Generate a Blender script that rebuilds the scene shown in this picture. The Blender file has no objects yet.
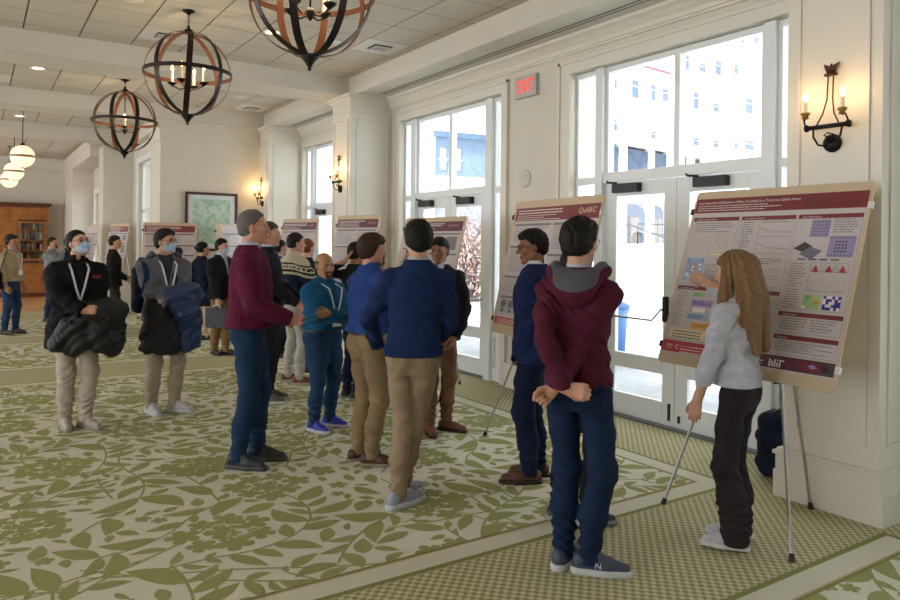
import bpy, math, random
import numpy as np
import openvdb
from mathutils import Vector, Matrix
from mathutils.geometry import tessellate_polygon

S = bpy.context.scene
COL = S.collection
R = math.radians

# ---------------------------------------------------------------- camera, sky, sun, exposure
cam_data = bpy.data.cameras.new('camera')
cam = bpy.data.objects.new('camera', cam_data); COL.objects.link(cam)
cam_data.sensor_fit = 'HORIZONTAL'; cam_data.sensor_width = 36.0
cam_data.lens = 720.0 / 900.0 * 36.0
cam_data.shift_y = -(300.0 - 245.0) / 900.0
cam_data.clip_start = 0.05; cam_data.clip_end = 500
YAW = math.atan(475 / 720.0); ROLL = math.atan(0.0115)
_f = Vector((math.sin(YAW), math.cos(YAW), 0)); _r = Vector((math.cos(YAW), -math.sin(YAW), 0)); _u = Vector((0, 0, 1))
_r2 = _r * math.cos(ROLL) + _u * math.sin(ROLL); _u2 = -_r * math.sin(ROLL) + _u * math.cos(ROLL)
cam.matrix_world = Matrix(((_r2.x, _u2.x, -_f.x, 0), (_r2.y, _u2.y, -_f.y, 0), (_r2.z, _u2.z, -_f.z, 1.62), (0, 0, 0, 1)))
S.camera = cam

world = bpy.data.worlds.new('sky'); S.world = world; world.use_nodes = True
wn = world.node_tree.nodes; wl = world.node_tree.links
bg = wn['Background']
tc = wn.new('ShaderNodeTexCoord'); nz = wn.new('ShaderNodeTexNoise'); cr = wn.new('ShaderNodeValToRGB')
nz.inputs['Scale'].default_value = 2.2; nz.inputs['Detail'].default_value = 4
cr.color_ramp.elements[0].color = (0.84, 0.90, 1.0, 1); cr.color_ramp.elements[1].color = (1.0, 1.0, 1.0, 1)
wl.new(tc.outputs['Generated'], nz.inputs['Vector']); wl.new(nz.outputs['Fac'], cr.inputs['Fac']); wl.new(cr.outputs['Color'], bg.inputs['Color'])
bg.inputs['Strength'].default_value = 3.0

sun_d = bpy.data.lights.new('sun', 'SUN'); sun = bpy.data.objects.new('sun', sun_d); COL.objects.link(sun)
sun_d.energy = 11.0; sun_d.angle = R(6); sun_d.color = (1.0, 0.97, 0.92)
sun.location = (0, 0, 20)
sun.rotation_euler = Vector((-0.75, -0.25, 1.0)).to_track_quat('Z', 'Y').to_euler()

S.view_settings.view_transform = 'Standard'; S.view_settings.look = 'None'
S.view_settings.gamma = 1.0; S.view_settings.use_curve_mapping = False
S.view_settings.exposure = 0.42

# ---------------------------------------------------------------- helpers
def lin(h):
    h = h.lstrip('#'); v = [int(h[i:i + 2], 16) / 255 for i in (0, 2, 4)]
    return tuple([(c / 12.92 if c <= 0.04045 else ((c + 0.055) / 1.055) ** 2.4) for c in v] + [1.0])

MATS = {}
def mat(name, col, rough=0.6, metal=0.0, var=0.06, scale=30.0, bump=0.0, bscale=200.0, emit=0.0, ecol=None, sheen=0.0, spec=0.5, coords='Object'):
    if name in MATS: return MATS[name]
    m = bpy.data.materials.new(name); m.use_nodes = True
    n = m.node_tree.nodes; l = m.node_tree.links; b = n['Principled BSDF']
    c = lin(col) if isinstance(col, str) else col
    b.inputs['Roughness'].default_value = rough; b.inputs['Metallic'].default_value = metal
    b.inputs['Specular IOR Level'].default_value = spec
    if sheen: b.inputs['Sheen Weight'].default_value = sheen
    t = n.new('ShaderNodeTexCoord')
    if var:
        z = n.new('ShaderNodeTexNoise'); z.inputs['Scale'].default_value = scale; z.inputs['Detail'].default_value = 3
        r = n.new('ShaderNodeValToRGB')
        r.color_ramp.elements[0].position = 0.3; r.color_ramp.elements[1].position = 0.7
        r.color_ramp.elements[0].color = tuple([x * (1 - var) for x in c[:3]] + [1])
        r.color_ramp.elements[1].color = tuple([min(1, x * (1 + var)) for x in c[:3]] + [1])
        l.new(t.outputs[coords], z.inputs['Vector']); l.new(z.outputs['Fac'], r.inputs['Fac']); l.new(r.outputs['Color'], b.inputs['Base Color'])
    else:
        b.inputs['Base Color'].default_value = c
    if bump:
        z2 = n.new('ShaderNodeTexNoise'); z2.inputs['Scale'].default_value = bscale; z2.inputs['Detail'].default_value = 2
        bp = n.new('ShaderNodeBump'); bp.inputs['Strength'].default_value = bump; bp.inputs['Distance'].default_value = 0.01
        l.new(t.outputs[coords], z2.inputs['Vector']); l.new(z2.outputs['Fac'], bp.inputs['Height']); l.new(bp.outputs['Normal'], b.inputs['Normal'])
    if emit:
        b.inputs['Emission Color'].default_value = lin(ecol) if ecol else c
        b.inputs['Emission Strength'].default_value = emit
    MATS[name] = m
    return m

def glassm():
    if 'glass' in MATS: return MATS['glass']
    m = bpy.data.materials.new('window_glass'); m.use_nodes = True
    n = m.node_tree.nodes; l = m.node_tree.links
    for x in list(n): n.remove(x)
    o = n.new('ShaderNodeOutputMaterial'); mx = n.new('ShaderNodeMixShader'); tr = n.new('ShaderNodeBsdfTransparent'); gl = n.new('ShaderNodeBsdfGlossy')
    gl.inputs['Roughness'].default_value = 0.02; tr.inputs['Color'].default_value = (0.93, 0.965, 0.97, 1)
    mx.inputs[0].default_value = 0.06
    l.new(tr.outputs[0], mx.inputs[1]); l.new(gl.outputs[0], mx.inputs[2]); l.new(mx.outputs[0], o.inputs[0])
    MATS['glass'] = m
    return m

def tag(o, label=None, cat=None, group=None, kind=None):
    if label: o['label'] = label
    if cat: o['category'] = cat
    if group: o['group'] = group
    if kind: o['kind'] = kind
    return o

def empty(name, loc=(0, 0, 0), rz=0.0, label=None, cat=None, group=None, mw=None):
    o = bpy.data.objects.new(name, None); COL.objects.link(o); o.empty_display_size = 0.1
    o.location = loc; o.rotation_euler = (0, 0, rz)
    if mw is not None: o.matrix_world = mw
    return tag(o, label, cat, group)

class MB:
    """collects shapes and links them as one mesh object"""
    def __init__(s): s.v = []; s.f = []; s.m = []
    def add(s, vs, fs, mi=0):
        k = len(s.v); s.v += [tuple(p) for p in vs]; s.f += [tuple(i + k for i in f) for f in fs]; s.m += [mi] * len(fs); return s
    def box(s, x0, y0, z0, x1, y1, z1, mi=0, M=None):
        x0, x1 = min(x0, x1), max(x0, x1); y0, y1 = min(y0, y1), max(y0, y1); z0, z1 = min(z0, z1), max(z0, z1)
        v = [(x0, y0, z0), (x1, y0, z0), (x1, y1, z0), (x0, y1, z0), (x0, y0, z1), (x1, y0, z1), (x1, y1, z1), (x0, y1, z1)]
        if M is not None: v = [tuple(M @ Vector(p)) for p in v]
        return s.add(v, [(0, 3, 2, 1), (4, 5, 6, 7), (0, 1, 5, 4), (1, 2, 6, 5), (2, 3, 7, 6), (3, 0, 4, 7)], mi)
    def tube(s, pts, r, n=8, mi=0, closed=False, cap=True, flat=None):
        pts = [Vector(p) for p in pts]; N = len(pts); rings = []
        rr = r if isinstance(r, (list, tuple)) else [r] * N
        t0 = (pts[1] - pts[0]).normalized()
        ref = Vector((0, 0, 1)) if abs(t0.z) < 0.9 else Vector((1, 0, 0))
        a = t0.cross(ref).normalized()
        vs = []
        for i in range(N):
            if closed: t = (pts[(i + 1) % N] - pts[i - 1]).normalized()
            else: t = (pts[min(i + 1, N - 1)] - pts[max(i - 1, 0)]).normalized()
            a = (a - t * a.dot(t)).normalized(); b = t.cross(a)
            for k in range(n):
                an = 2 * math.pi * k / n
                ca, sa = math.cos(an), math.sin(an)
                if flat: sa *= flat
                vs.append(pts[i] + (a * ca + b * sa) * rr[i])
        fs = []
        for i in range(N if closed else N - 1):
            j = (i + 1) % N
            for k in range(n):
                q = (k + 1) % n
                fs.append((i * n + k, i * n + q, j * n + q, j * n + k))
        if cap and not closed:
            fs.append(tuple(range(n))[::-1]); fs.append(tuple((N - 1) * n + k for k in range(n)))
        return s.add(vs, fs, mi)
    def lathe(s, prof, c=(0, 0, 0), n=24, mi=0, axis='Z'):
        vs = []
        for (r, z) in prof:
            for k in range(n):
                a = 2 * math.pi * k / n
                p = (r * math.cos(a), r * math.sin(a), z)
                if axis == 'X': p = (z, p[0], p[1])
                if axis == 'Y': p = (p[1], z, p[0])
                vs.append((c[0] + p[0], c[1] + p[1], c[2] + p[2]))
        fs = []
        for i in range(len(prof) - 1):
            for k in range(n):
                q = (k + 1) % n
                fs.append((i * n + k, i * n + q, (i + 1) * n + q, (i + 1) * n + k))
        fs.append(tuple(range(n))[::-1]); fs.append(tuple((len(prof) - 1) * n + k for k in range(n)))
        return s.add(vs, fs, mi)
    def prism(s, poly, a, b, axis='Y', mi=0):
        """extrude a 2-D polygon (u,v) along an axis; axis Y: (u,v)->(x,z); axis X: (u,v)->(y,z); axis Z: (x,y)"""
        def P(u, v, w):
            return (u, w, v) if axis == 'Y' else ((w, u, v) if axis == 'X' else (u, v, w))
        n = len(poly)
        vs = [P(u, v, a) for u, v in poly] + [P(u, v, b) for u, v in poly]
        fs = [tuple(range(n))[::-1], tuple(range(n, 2 * n))] + [(i, (i + 1) % n, n + (i + 1) % n, n + i) for i in range(n)]
        return s.add(vs, fs, mi)
    def build(s, name, mats, parent=None, smooth=False, fix=True, bevel=0):
        me = bpy.data.meshes.new(name); me.from_pydata(s.v, [], s.f); 
        if not isinstance(mats, (list, tuple)): mats = [mats]
        for m in mats: me.materials.append(m)
        me.polygons.foreach_set('material_index', s.m)
        if fix:
            import bmesh
            bm = bmesh.new(); bm.from_mesh(me); bmesh.ops.recalc_face_normals(bm, faces=bm.faces); bm.to_mesh(me); bm.free()
        if smooth: me.polygons.foreach_set('use_smooth', [True] * len(me.polygons))
        me.update()
        o = bpy.data.objects.new(name, me); COL.objects.link(o)
        if parent: o.parent = parent
        if bevel:
            b = o.modifiers.new('bevel', 'BEVEL'); b.width = bevel; b.segments = 2; b.limit_method = 'ANGLE'
        return o

def copy_tree(o, parent=None):
    c = o.copy(); COL.objects.link(c)
    if parent: c.parent = parent
    for ch in [x for x in bpy.data.objects if x.parent == o]: copy_tree(ch, c)
    return c

_text_cache = {}
def text_geo(txt, size=1.0, bold=0.0):
    """outline of a word as flat geometry: verts (x,y), faces, width"""
    key = (txt, bold)
    if key not in _text_cache:
        cu = bpy.data.curves.new('lettering', 'FONT'); cu.body = txt; cu.size = 1.0; cu.offset = bold
        cu.resolution_u = 2
        ob = bpy.data.objects.new('lettering', cu); COL.objects.link(ob)
        dg = bpy.context.evaluated_depsgraph_get()
        me = bpy.data.meshes.new_from_object(ob.evaluated_get(dg))
        v = [(p.co.x, p.co.y) for p in me.vertices]; f = [tuple(p.vertices) for p in me.polygons]
        bpy.data.objects.remove(ob); bpy.data.curves.remove(cu); bpy.data.meshes.remove(me)
        w = max([p[0] for p in v] or [1])
        _text_cache[key] = (v, f, w)
    v, f, w = _text_cache[key]
    return [(a * size, b * size) for a, b in v], f, w * size

def tree_light(name, loc, energy, color, radius=0.02):
    d = bpy.data.lights.new(name, 'POINT'); d.energy = energy; d.color = color; d.shadow_soft_size = radius
    o = bpy.data.objects.new(name, d); o.location = loc; COL.objects.link(o); return o
# ---------------------------------------------------------------- materials of the room
M_wall = mat('wall_paint', '#cfc9bc', 0.75, var=0.015, scale=3)
M_trim = mat('trim_paint', '#d8d2c6', 0.5, var=0.01, scale=3)
M_white = mat('window_frame_paint', '#dfe2e3', 0.4, var=0.01)
M_beam = mat('beam_paint', '#cdc7bb', 0.75, var=0.015, scale=2)
M_dark = mat('black_metal', '#1c1a1a', 0.45, 0.6, var=0.1)
M_black = mat('black_plastic', '#151516', 0.5, var=0.05)
M_alu = mat('brushed_aluminium', '#a9a9a6', 0.35, 0.9, var=0.05)
M_glass = glassm()

def panel(mb, x, y0, y1, z0, z1, w=0.03, d=0.012, sx=-1):
    """raised rectangular moulding on a face X = x, looking along sx"""
    a, b = (x, x + sx * d)
    mb.box(a, y0, z0, b, y1, z0 + w); mb.box(a, y0, z1 - w, b, y1, z1)
    mb.box(a, y0, z0 + w, b, y0 + w, z1 - w); mb.box(a, y1 - w, z0 + w, b, y1, z1 - w)
def panel_y(mb, y, x0, x1, z0, z1, w=0.03, d=0.012, sy=-1):
    a, b = (y, y + sy * d)
    mb.box(x0, a, z0, x1, b, z0 + w); mb.box(x0, a, z1 - w, x1, b, z1)
    mb.box(x0, a, z0 + w, x0 + w, b, z1 - w); mb.box(x1 - w, a, z0 + w, x1, b, z1 - w)

WX = 5.12; ZS = 3.76; ZT = 4.02
# ---------------------------------------------------------------- window wall
def st(o): return tag(o, kind='structure')
def wall_run(name, segs, openings, x=WX, th=0.28, ztop=4.4, zh=3.40):
    """wall with the plane X=x; segs = (y0,y1) whole range; openings = [(lo,hi)]"""
    mb = MB(); y = segs[0]
    for lo, hi in openings:
        mb.box(x, y, 0, x + th, lo, ztop); mb.box(x, lo, zh, x + th, hi, ztop); y = hi
    mb.box(x, y, 0, x + th, segs[1], ztop)
    return st(mb.build(name, M_wall))

BAYS = [  # centre, half opening, post inner, post outer
    (0.40, 1.27, 0.88, 1.00), (4.235, 1.285, 0.865, 0.965), (7.88, 1.20, 0.83, 0.95), (11.5, 1.27, 0.86, 0.98)]
wall_run('wall_right', (-3.0, 13.6), [(c - h, c + h) for c, h, a, b in BAYS])

def bay(i, c, h, pa, pb):
    W = WX
    # casing, frieze and jambs
    tr = MB(); cw = 0.17
    if i == 2: cw = 0.13
    for y0, y1 in ((c - h - cw, c - h), (c + h, c + h + cw)):
        tr.box(W - 0.022, y0, 0.28, W, y1, 3.40 + 0.13)
        tr.box(W - 0.038, y0 if y0 < c else y1 - 0.03, 0.28, W - 0.022, y0 + 0.03 if y0 < c else y1, 3.53)
    tr.box(W - 0.022, c - h, 3.40, W, c + h, 3.53)
    tr.box(W - 0.038, c - h - cw, 3.50, W - 0.022, c + h + cw, 3.53)
    for y in (c - h, c + h): tr.box(W, y - 0.004, 0, W + 0.28, y + 0.004, 3.40)
    st(tr.build('trim_%d' % (i + 1), M_trim))
    # window: transom lights and side lights
    X0, X1 = W + 0.07, W + 0.15
    root = st(empty('window_%d' % (i + 1), (0, 0, 0)))
    fr = MB()
    for s in (-1, 1):
        a, b = sorted((c + s * pa, c + s * pb)); fr.box(X0 - 0.045, a, 0, X1, b, 3.39)            # posts
        e0, e1 = sorted((c + s * pb, c + s * h)); fw = 0.038
        fr.box(X0, e0, 0, X1, e0 + fw, 3.39); fr.box(X0, e1 - fw, 0, X1, e1, 3.39)
        fr.box(X0, e0 + fw, 3.34, X1, e1 - fw, 3.39); fr.box(X0, e0 + fw, 2.25, X1, e1 - fw, 2.32); fr.box(X0, e0 + fw, 0, X1, e1 - fw, 0.16)
        fr.box(X0, e0 + fw, 0.52, X1, e1 - fw, 0.60)
    fr.box(X0 - 0.03, c - pa, 2.25, X1, c + pa, 2.345)
    fr.box(X0, c - pa, 3.335, X1, c + pa, 3.39)
    fr.box(X0, c - 0.03, 2.345, X1, c + 0.03, 3.335)
    for s in (-1, 1):
        e = c + s * pa; fr.box(X0, min(e, e - s * 0.04), 2.345, X1, max(e, e - s * 0.04), 3.335)
    fr.build('window_frame', M_white, root)
    for s in (-1, 1):
        y0, y1 = sorted((c + s * 0.03, c + s * (pa - 0.04)))
        MB().box(X0 + 0.035, y0, 2.345, X0 + 0.041, y1, 3.335).build('glass_pane', M_glass, root)
        e0, e1 = sorted((c + s * pb, c + s * h))
        for za, zb in ((0.60, 2.25), (2.32, 3.34)):
            MB().box(X0 + 0.035, e0 + 0.038, za, X0 + 0.041, e1 - 0.038, zb).build('glass_pane', M_glass, root)
        MB().box(X0 + 0.02, e0 + 0.038, 0.16, X0 + 0.06, e1 - 0.038, 0.52).build('bottom_panel', M_white, root)
    # doors
    D0, D1 = X0 + 0.01, X0 + 0.055
    droot = st(empty('door_%d' % (i + 1), (0, 0, 0)))
    MB().box(X0 - 0.05, c - pa, 0, X1 + 0.05, c + pa, 0.018).build('threshold', mat('threshold_metal', '#77787a', 0.4, 0.8), droot)
    for s in (-1, 1):
        y0, y1 = sorted((c + s * 0.004, c + s * (pa - 0.012)))
        lf = MB(); z0, z1 = 0.022, 2.245; sd = 0.135
        g0, g1 = y0 + sd, y1 - sd
        lf.box(D0, y0, z0, D1, g0, z1); lf.box(D0, g1, z0, D1, y1, z1)
        lf.box(D0, g0, z0, D1, g1, 0.225); lf.box(D0, g0, 0.47, D1, g1, 0.61); lf.box(D0, g0, 2.11, D1, g1, z1)
        leaf = lf.build('door_leaf', M_white, droot, bevel=0.004)
        MB().box(D0 + 0.02, g0, 0.225, D0 + 0.026, g1, 0.47).build('lower_glass', M_glass, leaf)
        MB().box(D0 + 0.02, g0, 0.61, D0 + 0.026, g1, 2.11).build('upper_glass', M_glass, leaf)
        # closer
        cl = MB(); yc = c + s * (pa - 0.30)
        yc = c + 0.56 if s > 0 else c - 0.38
        cl.box(D0 - 0.07, yc - 0.16, 2.14, D0, yc + 0.16, 2.225)
        cl.tube([(D0 - 0.04, yc + 0.12, 2.235), (D0 - 0.06, yc + 0.22, 2.245), (D0 - 0.02, yc + 0.27, 2.27)], 0.012, 6)
        cl.build('door_closer', M_black, leaf, bevel=0.004)
        # push bar
        pb_ = MB(); zb = 0.98
        ye = c + s * 0.09
        yo = c + s * (pa - 0.10)
        pb_.tube([(D0 - 0.005, yo, zb - 0.02), (D0 - 0.09, yo, zb - 0.02), (D0 - 0.09, yo - s * 0.03, zb - 0.02), (D0 - 0.09, ye + s * 0.1, zb - 0.02), (D0 - 0.075, ye, zb + 0.09)], 0.011, 8)
        pb_.build('push_bar', M_alu, leaf, smooth=True)
        MB().box(D0 - 0.05, ye - 0.022, zb - 0.03, D0, ye + 0.022, zb + 0.20).build('push_bar_mount', M_black, leaf, bevel=0.008)
        fb = MB(); fb.box(D0 - 0.012, c + s * 0.055 - 0.012, 0.07, D0, c + s * 0.055 + 0.012, 0.07 + (0.15 if s > 0 else 0.06)); fb.lathe([(0.0, 0), (0.014, 0.002), (0.014, 0.012), (0, 0.014)], (D0 - 0.012, c + s * 0.055, 0.12), 12, axis='X')
        fb.build('flush_bolt', M_black, leaf)
for i, b in enumerate(BAYS): bay(i, *b)

# piers --------------------------------------------------------------------
def capital(mb, x0, x1, y0, y1, z=ZS):
    for k, (d, za, zb) in enumerate(((0.012, z - 0.26, z - 0.235), (0.02, z - 0.10, z - 0.07), (0.04, z - 0.07, z - 0.04), (0.07, z - 0.04, z))):
        mb.box(x0 - d, y0 - d, za, x1, y1 + d, zb)
def base(mb, x0, x1, y0, y1, f=1):
    mb.box(x0 - 0.045, y0 - 0.045, 0, x1, y1 + 0.045, 0.17); mb.box(x0 - 0.035, y0 - 0.035, 0.17, x1, y1 + 0.035, 0.275)
    mb.box(x0 - 0.05, y0 - 0.05, 0.275, x1, y1 + 0.05, 0.297); mb.box(x0 - 0.03, y0 - 0.03, 0.297, x1, y1 + 0.03, 0.315)
def pier(n, x0, y0, y1, x1=WX + 0.02, panels=True):
    mb = MB(); mb.box(x0, y0, 0, x1, y1, ZS); capital(mb, x0, x1, y0, y1); base(mb, x0, x1, y0, y1)
    if panels:
        panel(mb, x0, y0 + 0.07, y1 - 0.07, 0.44, ZS - 0.34, 0.022, 0.012)
        panel_y(mb, y0, x0 + 0.09, x1 - 0.09, 0.44, ZS - 0.34, 0.022, 0.012)
    return st(mb.build('trim_%d' % n, M_trim))
pier(11, 4.45, 2.14, 2.735); pier(12, 4.45, 9.35, 9.97); pier(13, 4.47, 12.84, 13.5)
# baseboards and low panels on the window wall between the bays
bb = MB()
for y0, y1 in ((-3, -1.04), (1.84, 2.14), (5.69, 6.55), (9.21, 9.35), (9.97, 10.06), (12.94, 13.5)):
    bb.box(WX - 0.03, y0, 0, WX, y1, 0.24); bb.box(WX - 0.045, y0, 0.24, WX, y1, 0.275)
panel(bb, WX, 5.76, 6.48, 0.42, 0.95, 0.025, 0.012)
st(bb.build('baseboard_right', M_trim))
# crown moulding along the window wall
cr_ = MB()
prof = [(WX, ZS), (WX - 0.14, ZS), (WX - 0.14, ZS - 0.03), (WX - 0.10, ZS - 0.05), (WX - 0.05, ZS - 0.10), (WX - 0.035, ZS - 0.135), (WX - 0.02, ZS - 0.14), (WX - 0.02, ZS - 0.16), (WX, ZS - 0.165)]
for y0, y1 in ((-3, 2.14), (2.765, 9.35), (9.97, 12.84)): cr_.prism(prof, y0, y1, 'Y')
st(cr_.build('trim_20', M_trim))

# ceiling ------------------------------------------------------------------
def ceilmat():
    m = bpy.data.materials.new('ceiling_tile'); m.use_nodes = True; n = m.node_tree.nodes; l = m.node_tree.links; b = n['Principled BSDF']
    b.inputs['Roughness'].default_value = 0.9
    t = n.new('ShaderNodeTexCoord'); z = n.new('ShaderNodeTexNoise'); z.inputs['Scale'].default_value = 90; z.inputs['Detail'].default_value = 4
    r = n.new('ShaderNodeValToRGB'); r.color_ramp.elements[0].position = 0.35; r.color_ramp.elements[0].color = lin('#c0b7a9'); r.color_ramp.elements[1].color = lin('#d0c8bb')
    l.new(t.outputs['Object'], z.inputs['Vector']); l.new(z.outputs['Fac'], r.inputs['Fac']); l.new(r.outputs['Color'], b.inputs['Base Color'])
    bp = n.new('ShaderNodeBump'); bp.inputs['Strength'].default_value = 0.25; bp.inputs['Distance'].default_value = 0.004
    l.new(z.outputs['Fac'], bp.inputs['Height']); l.new(bp.outputs['Normal'], b.inputs['Normal'])
    return m
M_tile = ceilmat(); M_gridx = mat('ceiling_grid_groove', '#6e655b', 0.8, var=0.02)
M_gridy = mat('ceiling_grid_fine', '#8a8174', 0.8, var=0.02)
cb = MB(); PX = 0.5655; PY = 0.577; X_OFF = 0.4303; Y_OFF = 6.385
segY = [(-3.0, 5.95 - 3.64 + 0.05), (2.99, 9.52), (10.2, 13.2), (13.85, 16.95), (17.55, 20.3)]
segY = [(-3.0, 9.52), (10.2, 13.2), (13.85, 16.95), (17.55, 24.5)]
XL, XR = -7.0, 4.62
cb.box(XL - 2, -3.2, ZT + 0.02, 5.5, 24.6, ZT + 0.12, 0)
xs = []
k = -14
while X_OFF + k * PX < XR:
    xs.append(X_OFF + k * PX); k += 1
for (a, b) in segY:
    ys = [Y_OFF + j * PY for j in range(-17, 32) if a < Y_OFF + j * PY < b]
    xe = XR if a < 13.5 else 3.2
    X_ = [x for x in xs if x < xe]
    xb = [XL] + X_ + [xe]; yb = [a] + ys + [b]
    for i in range(len(xb) - 1):
        for j in range(len(yb) - 1):
            cb.box(xb[i] + 0.009, yb[j] + 0.0035, ZT, xb[i + 1] - 0.009, yb[j + 1] - 0.0035, ZT + 0.018, 0)
    for x in X_: cb.box(x - 0.009, a, ZT + 0.008, x + 0.009, b, ZT + 0.019, 1)
    for y in ys: cb.box(XL, y - 0.006, ZT - 0.0005, xe, y + 0.006, ZT + 0.019, 2)
st(cb.build('ceiling', [M_tile, M_gridx, M_gridy], fix=False))
# beams: soffit along the windows and three cross beams
so = MB(); so.box(4.5, -3, ZS, 5.4, 13.3, ZT + 0.1)
so.box(4.78, 3.2, ZS - 0.002, 4.80, 9.1, ZS, 1); so.box(4.84, 3.2, ZS - 0.002, 4.86, 9.1, ZS, 1)
so.box(4.78, 10.3, ZS - 0.002, 4.80, 12.6, ZS, 1); so.box(4.84, 10.3, ZS - 0.002, 4.86, 12.6, ZS, 1)
so.box(4.80, 3.2, ZS - 0.0015, 4.84, 9.1, ZS, 2); so.box(4.80, 10.3, ZS - 0.0015, 4.84, 12.6, ZS, 2)
st(so.build('trim_21', [M_beam, mat('slot_dark', '#4f4c4a', 0.6), mat('slot_light', '#b9b7b2', 0.5)]))
bm_ = MB(); bm_.box(XL, 9.52, ZS, 4.5, 10.2, ZT + 0.05); st(bm_.build('trim_22', M_beam))
bm_ = MB(); bm_.box(XL, 13.2, ZS, 4.5, 13.85, ZT + 0.05); st(bm_.build('trim_23', M_beam))
bm_ = MB(); bm_.box(XL, 16.95, ZS, 3.4, 17.55, ZT + 0.05); st(bm_.build('trim_24', M_beam))
# picture wall, closing the end of the window bays
pw = MB(); pw.box(2.70, 13.35, 0, 5.4, 14.2, ZS)
for d, za, zb in ((0.015, 3.40, 3.43), (0.02, 3.43, 3.62), (0.05, 3.62, 3.69), (0.09, 3.69, ZS)):
    pw.box(2.70 - d, 13.35 - d, za, 4.45, 14.2, zb)
pw.box(2.66, 13.31, 0, 4.45, 14.2, 0.28)
st(pw.build('wall_picture', M_wall))
wb_ = MB(); wb_.box(-9, -3.4, 0, 5.4, -3.1, 4.4); st(wb_.build('wall_back', M_wall))
# far bays ------------------------------------------------------------------
fw_ = MB(); x = 3.02
fw_.box(x, 14.2, 0, x + 0.3, 15.35, 4.0); fw_.box(x, 15.35, 3.35, x + 0.3, 17.2, 4.0); fw_.box(x, 17.2, 0, x + 0.3, 17.8, 4.0); fw_.box(x, 15.35, 0, x + 0.3, 17.2, 0.3)
fw_.box(2.39, 17.8, 0, 3.3, 18.5, ZS); fw_.box(2.35, 17.76, 0, 3.0, 18.5, 0.28)
x = 2.72
fw_.box(x, 18.5, 0, x + 0.3, 19.9, 3.6); fw_.box(x, 19.9, 2.9, x + 0.3, 21.7, 3.6); fw_.box(x, 21.7, 0, x + 0.3, 22.0, 3.6); fw_.box(x, 19.9, 0, x + 0.3, 21.7, 0.3)
fw_.box(2.2, 22.0, 0, 3.0, 24.4, 4.3)
fw_.box(2.2, 18.5, 3.58, 3.0, 22.0, 4.3)
fw_.box(2.85, 14.2, ZS, 3.4, 17.8, 4.1)
st(fw_.build('wall_far_right', M_wall))
for n_, (x, y0, y1, z1) in enumerate(((3.02, 15.35, 17.2, 3.35), (2.72, 19.9, 21.7, 2.9))):
    root = st(empty('window_%d' % (5 + n_)))
    f_ = MB(); f_.box(x - 0.02, y0 - 0.12, 0.28, x, y0, z1 + 0.12); f_.box(x - 0.02, y1, 0.28, x, y1 + 0.12, z1 + 0.12); f_.box(x - 0.02, y0, z1, x, y1, z1 + 0.12)
    ym = (y0 + y1) / 2
    for ya, yb in ((y0, y0 + 0.07), (ym - 0.04, ym + 0.04), (y1 - 0.07, y1)): f_.box(x + 0.08, ya, 0.3, x + 0.15, yb, z1)
    for z_ in (0.3, 2.25, z1 - 0.07): f_.box(x + 0.08, y0, z_, x + 0.15, y1, z_ + 0.07)
    f_.build('window_frame', M_white, root)
    MB().box(x + 0.11, y0, 0.3, x + 0.116, y1, z1).build('glass_pane', M_glass, root)
fa = MB(); fa.box(-9, 24.3, 0, 2.3, 24.6, 4.3)
fa.box(-9, 24.2, 3.86, 2.2, 24.3, 3.92); fa.box(-9, 24.24, 3.64, 2.2, 24.3, 3.67); fa.box(-9, 24.14, 3.92, 2.2, 24.3, ZT)
fa.box(-9, 24.25, 0, 2.2, 24.3, 0.25)
st(fa.build('wall_far', mat('far_wall_paint', '#d6d2c4', 0.8, var=0.01)))

# ---------------------------------------------------------------- floor: woven carpet with its pattern
def lattice():
    m = bpy.data.materials.new('lattice_carpet'); m.use_nodes = True; n = m.node_tree.nodes; l = m.node_tree.links; b = n['Principled BSDF']
    b.inputs['Roughness'].default_value = 0.95; b.inputs['Specular IOR Level'].default_value = 0.1
    t = n.new('ShaderNodeTexCoord'); sp = n.new('ShaderNodeSeparateXYZ'); l.new(t.outputs['Object'], sp.inputs[0])
    def mth(op, a, c=None):
        q = n.new('ShaderNodeMath'); q.operation = op
        if isinstance(a, (int, float)): q.inputs[0].default_value = a
        else: l.new(a, q.inputs[0])
        if c is not None:
            if isinstance(c, (int, float)): q.inputs[1].default_value = c
            else: l.new(c, q.inputs[1])
        return q.outputs[0]
    kx = 2 * math.pi / 0.057
    sx = mth('SINE', mth('MULTIPLY', sp.outputs[0], kx)); sy = mth('SINE', mth('MULTIPLY', sp.outputs[1], kx))
    pr = mth('MULTIPLY', sx, sy)
    r = n.new('ShaderNodeValToRGB'); r.color_ramp.elements[0].position = 0.42; r.color_ramp.elements[0].color = lin('#989a6b'); r.color_ramp.elements[1].position = 0.58; r.color_ramp.elements[1].color = lin('#cfc3a5')
    mr = mth('MULTIPLY', mth('ADD', pr, 1.0), 0.5)
    l.new(mr, r.inputs['Fac'])
    z = n.new('ShaderNodeTexNoise'); z.inputs['Scale'].default_value = 220; l.new(t.outputs['Object'], z.inputs['Vector'])
    mx = n.new('ShaderNodeMixRGB'); mx.blend_type = 'MULTIPLY'; mx.inputs[0].default_value = 0.15; l.new(r.outputs[0], mx.inputs[1]); l.new(z.outputs['Fac'], mx.inputs[2])
    l.new(mx.outputs[0], b.inputs['Base Color'])
    bp = n.new('ShaderNodeBump'); bp.inputs['Strength'].default_value = 0.4; bp.inputs['Distance'].default_value = 0.004; l.new(z.outputs['Fac'], bp.inputs['Height']); l.new(bp.outputs['Normal'], b.inputs['Normal'])
    return m
def pile(name, c, v=0.10):
    return mat(name, c, 0.95, var=v, scale=260, bump=0.35, bscale=420, spec=0.1)
C_cream = pile('carpet_cream', '#d6d3c1'); C_green = pile('carpet_green', '#9a9b66'); C_lat = lattice()
C_line = pile('carpet_edge_green', '#878952'); C_band = pile('carpet_band', '#cfccb8'); C_beige = pile('carpet_beige', '#bfa987')
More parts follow.
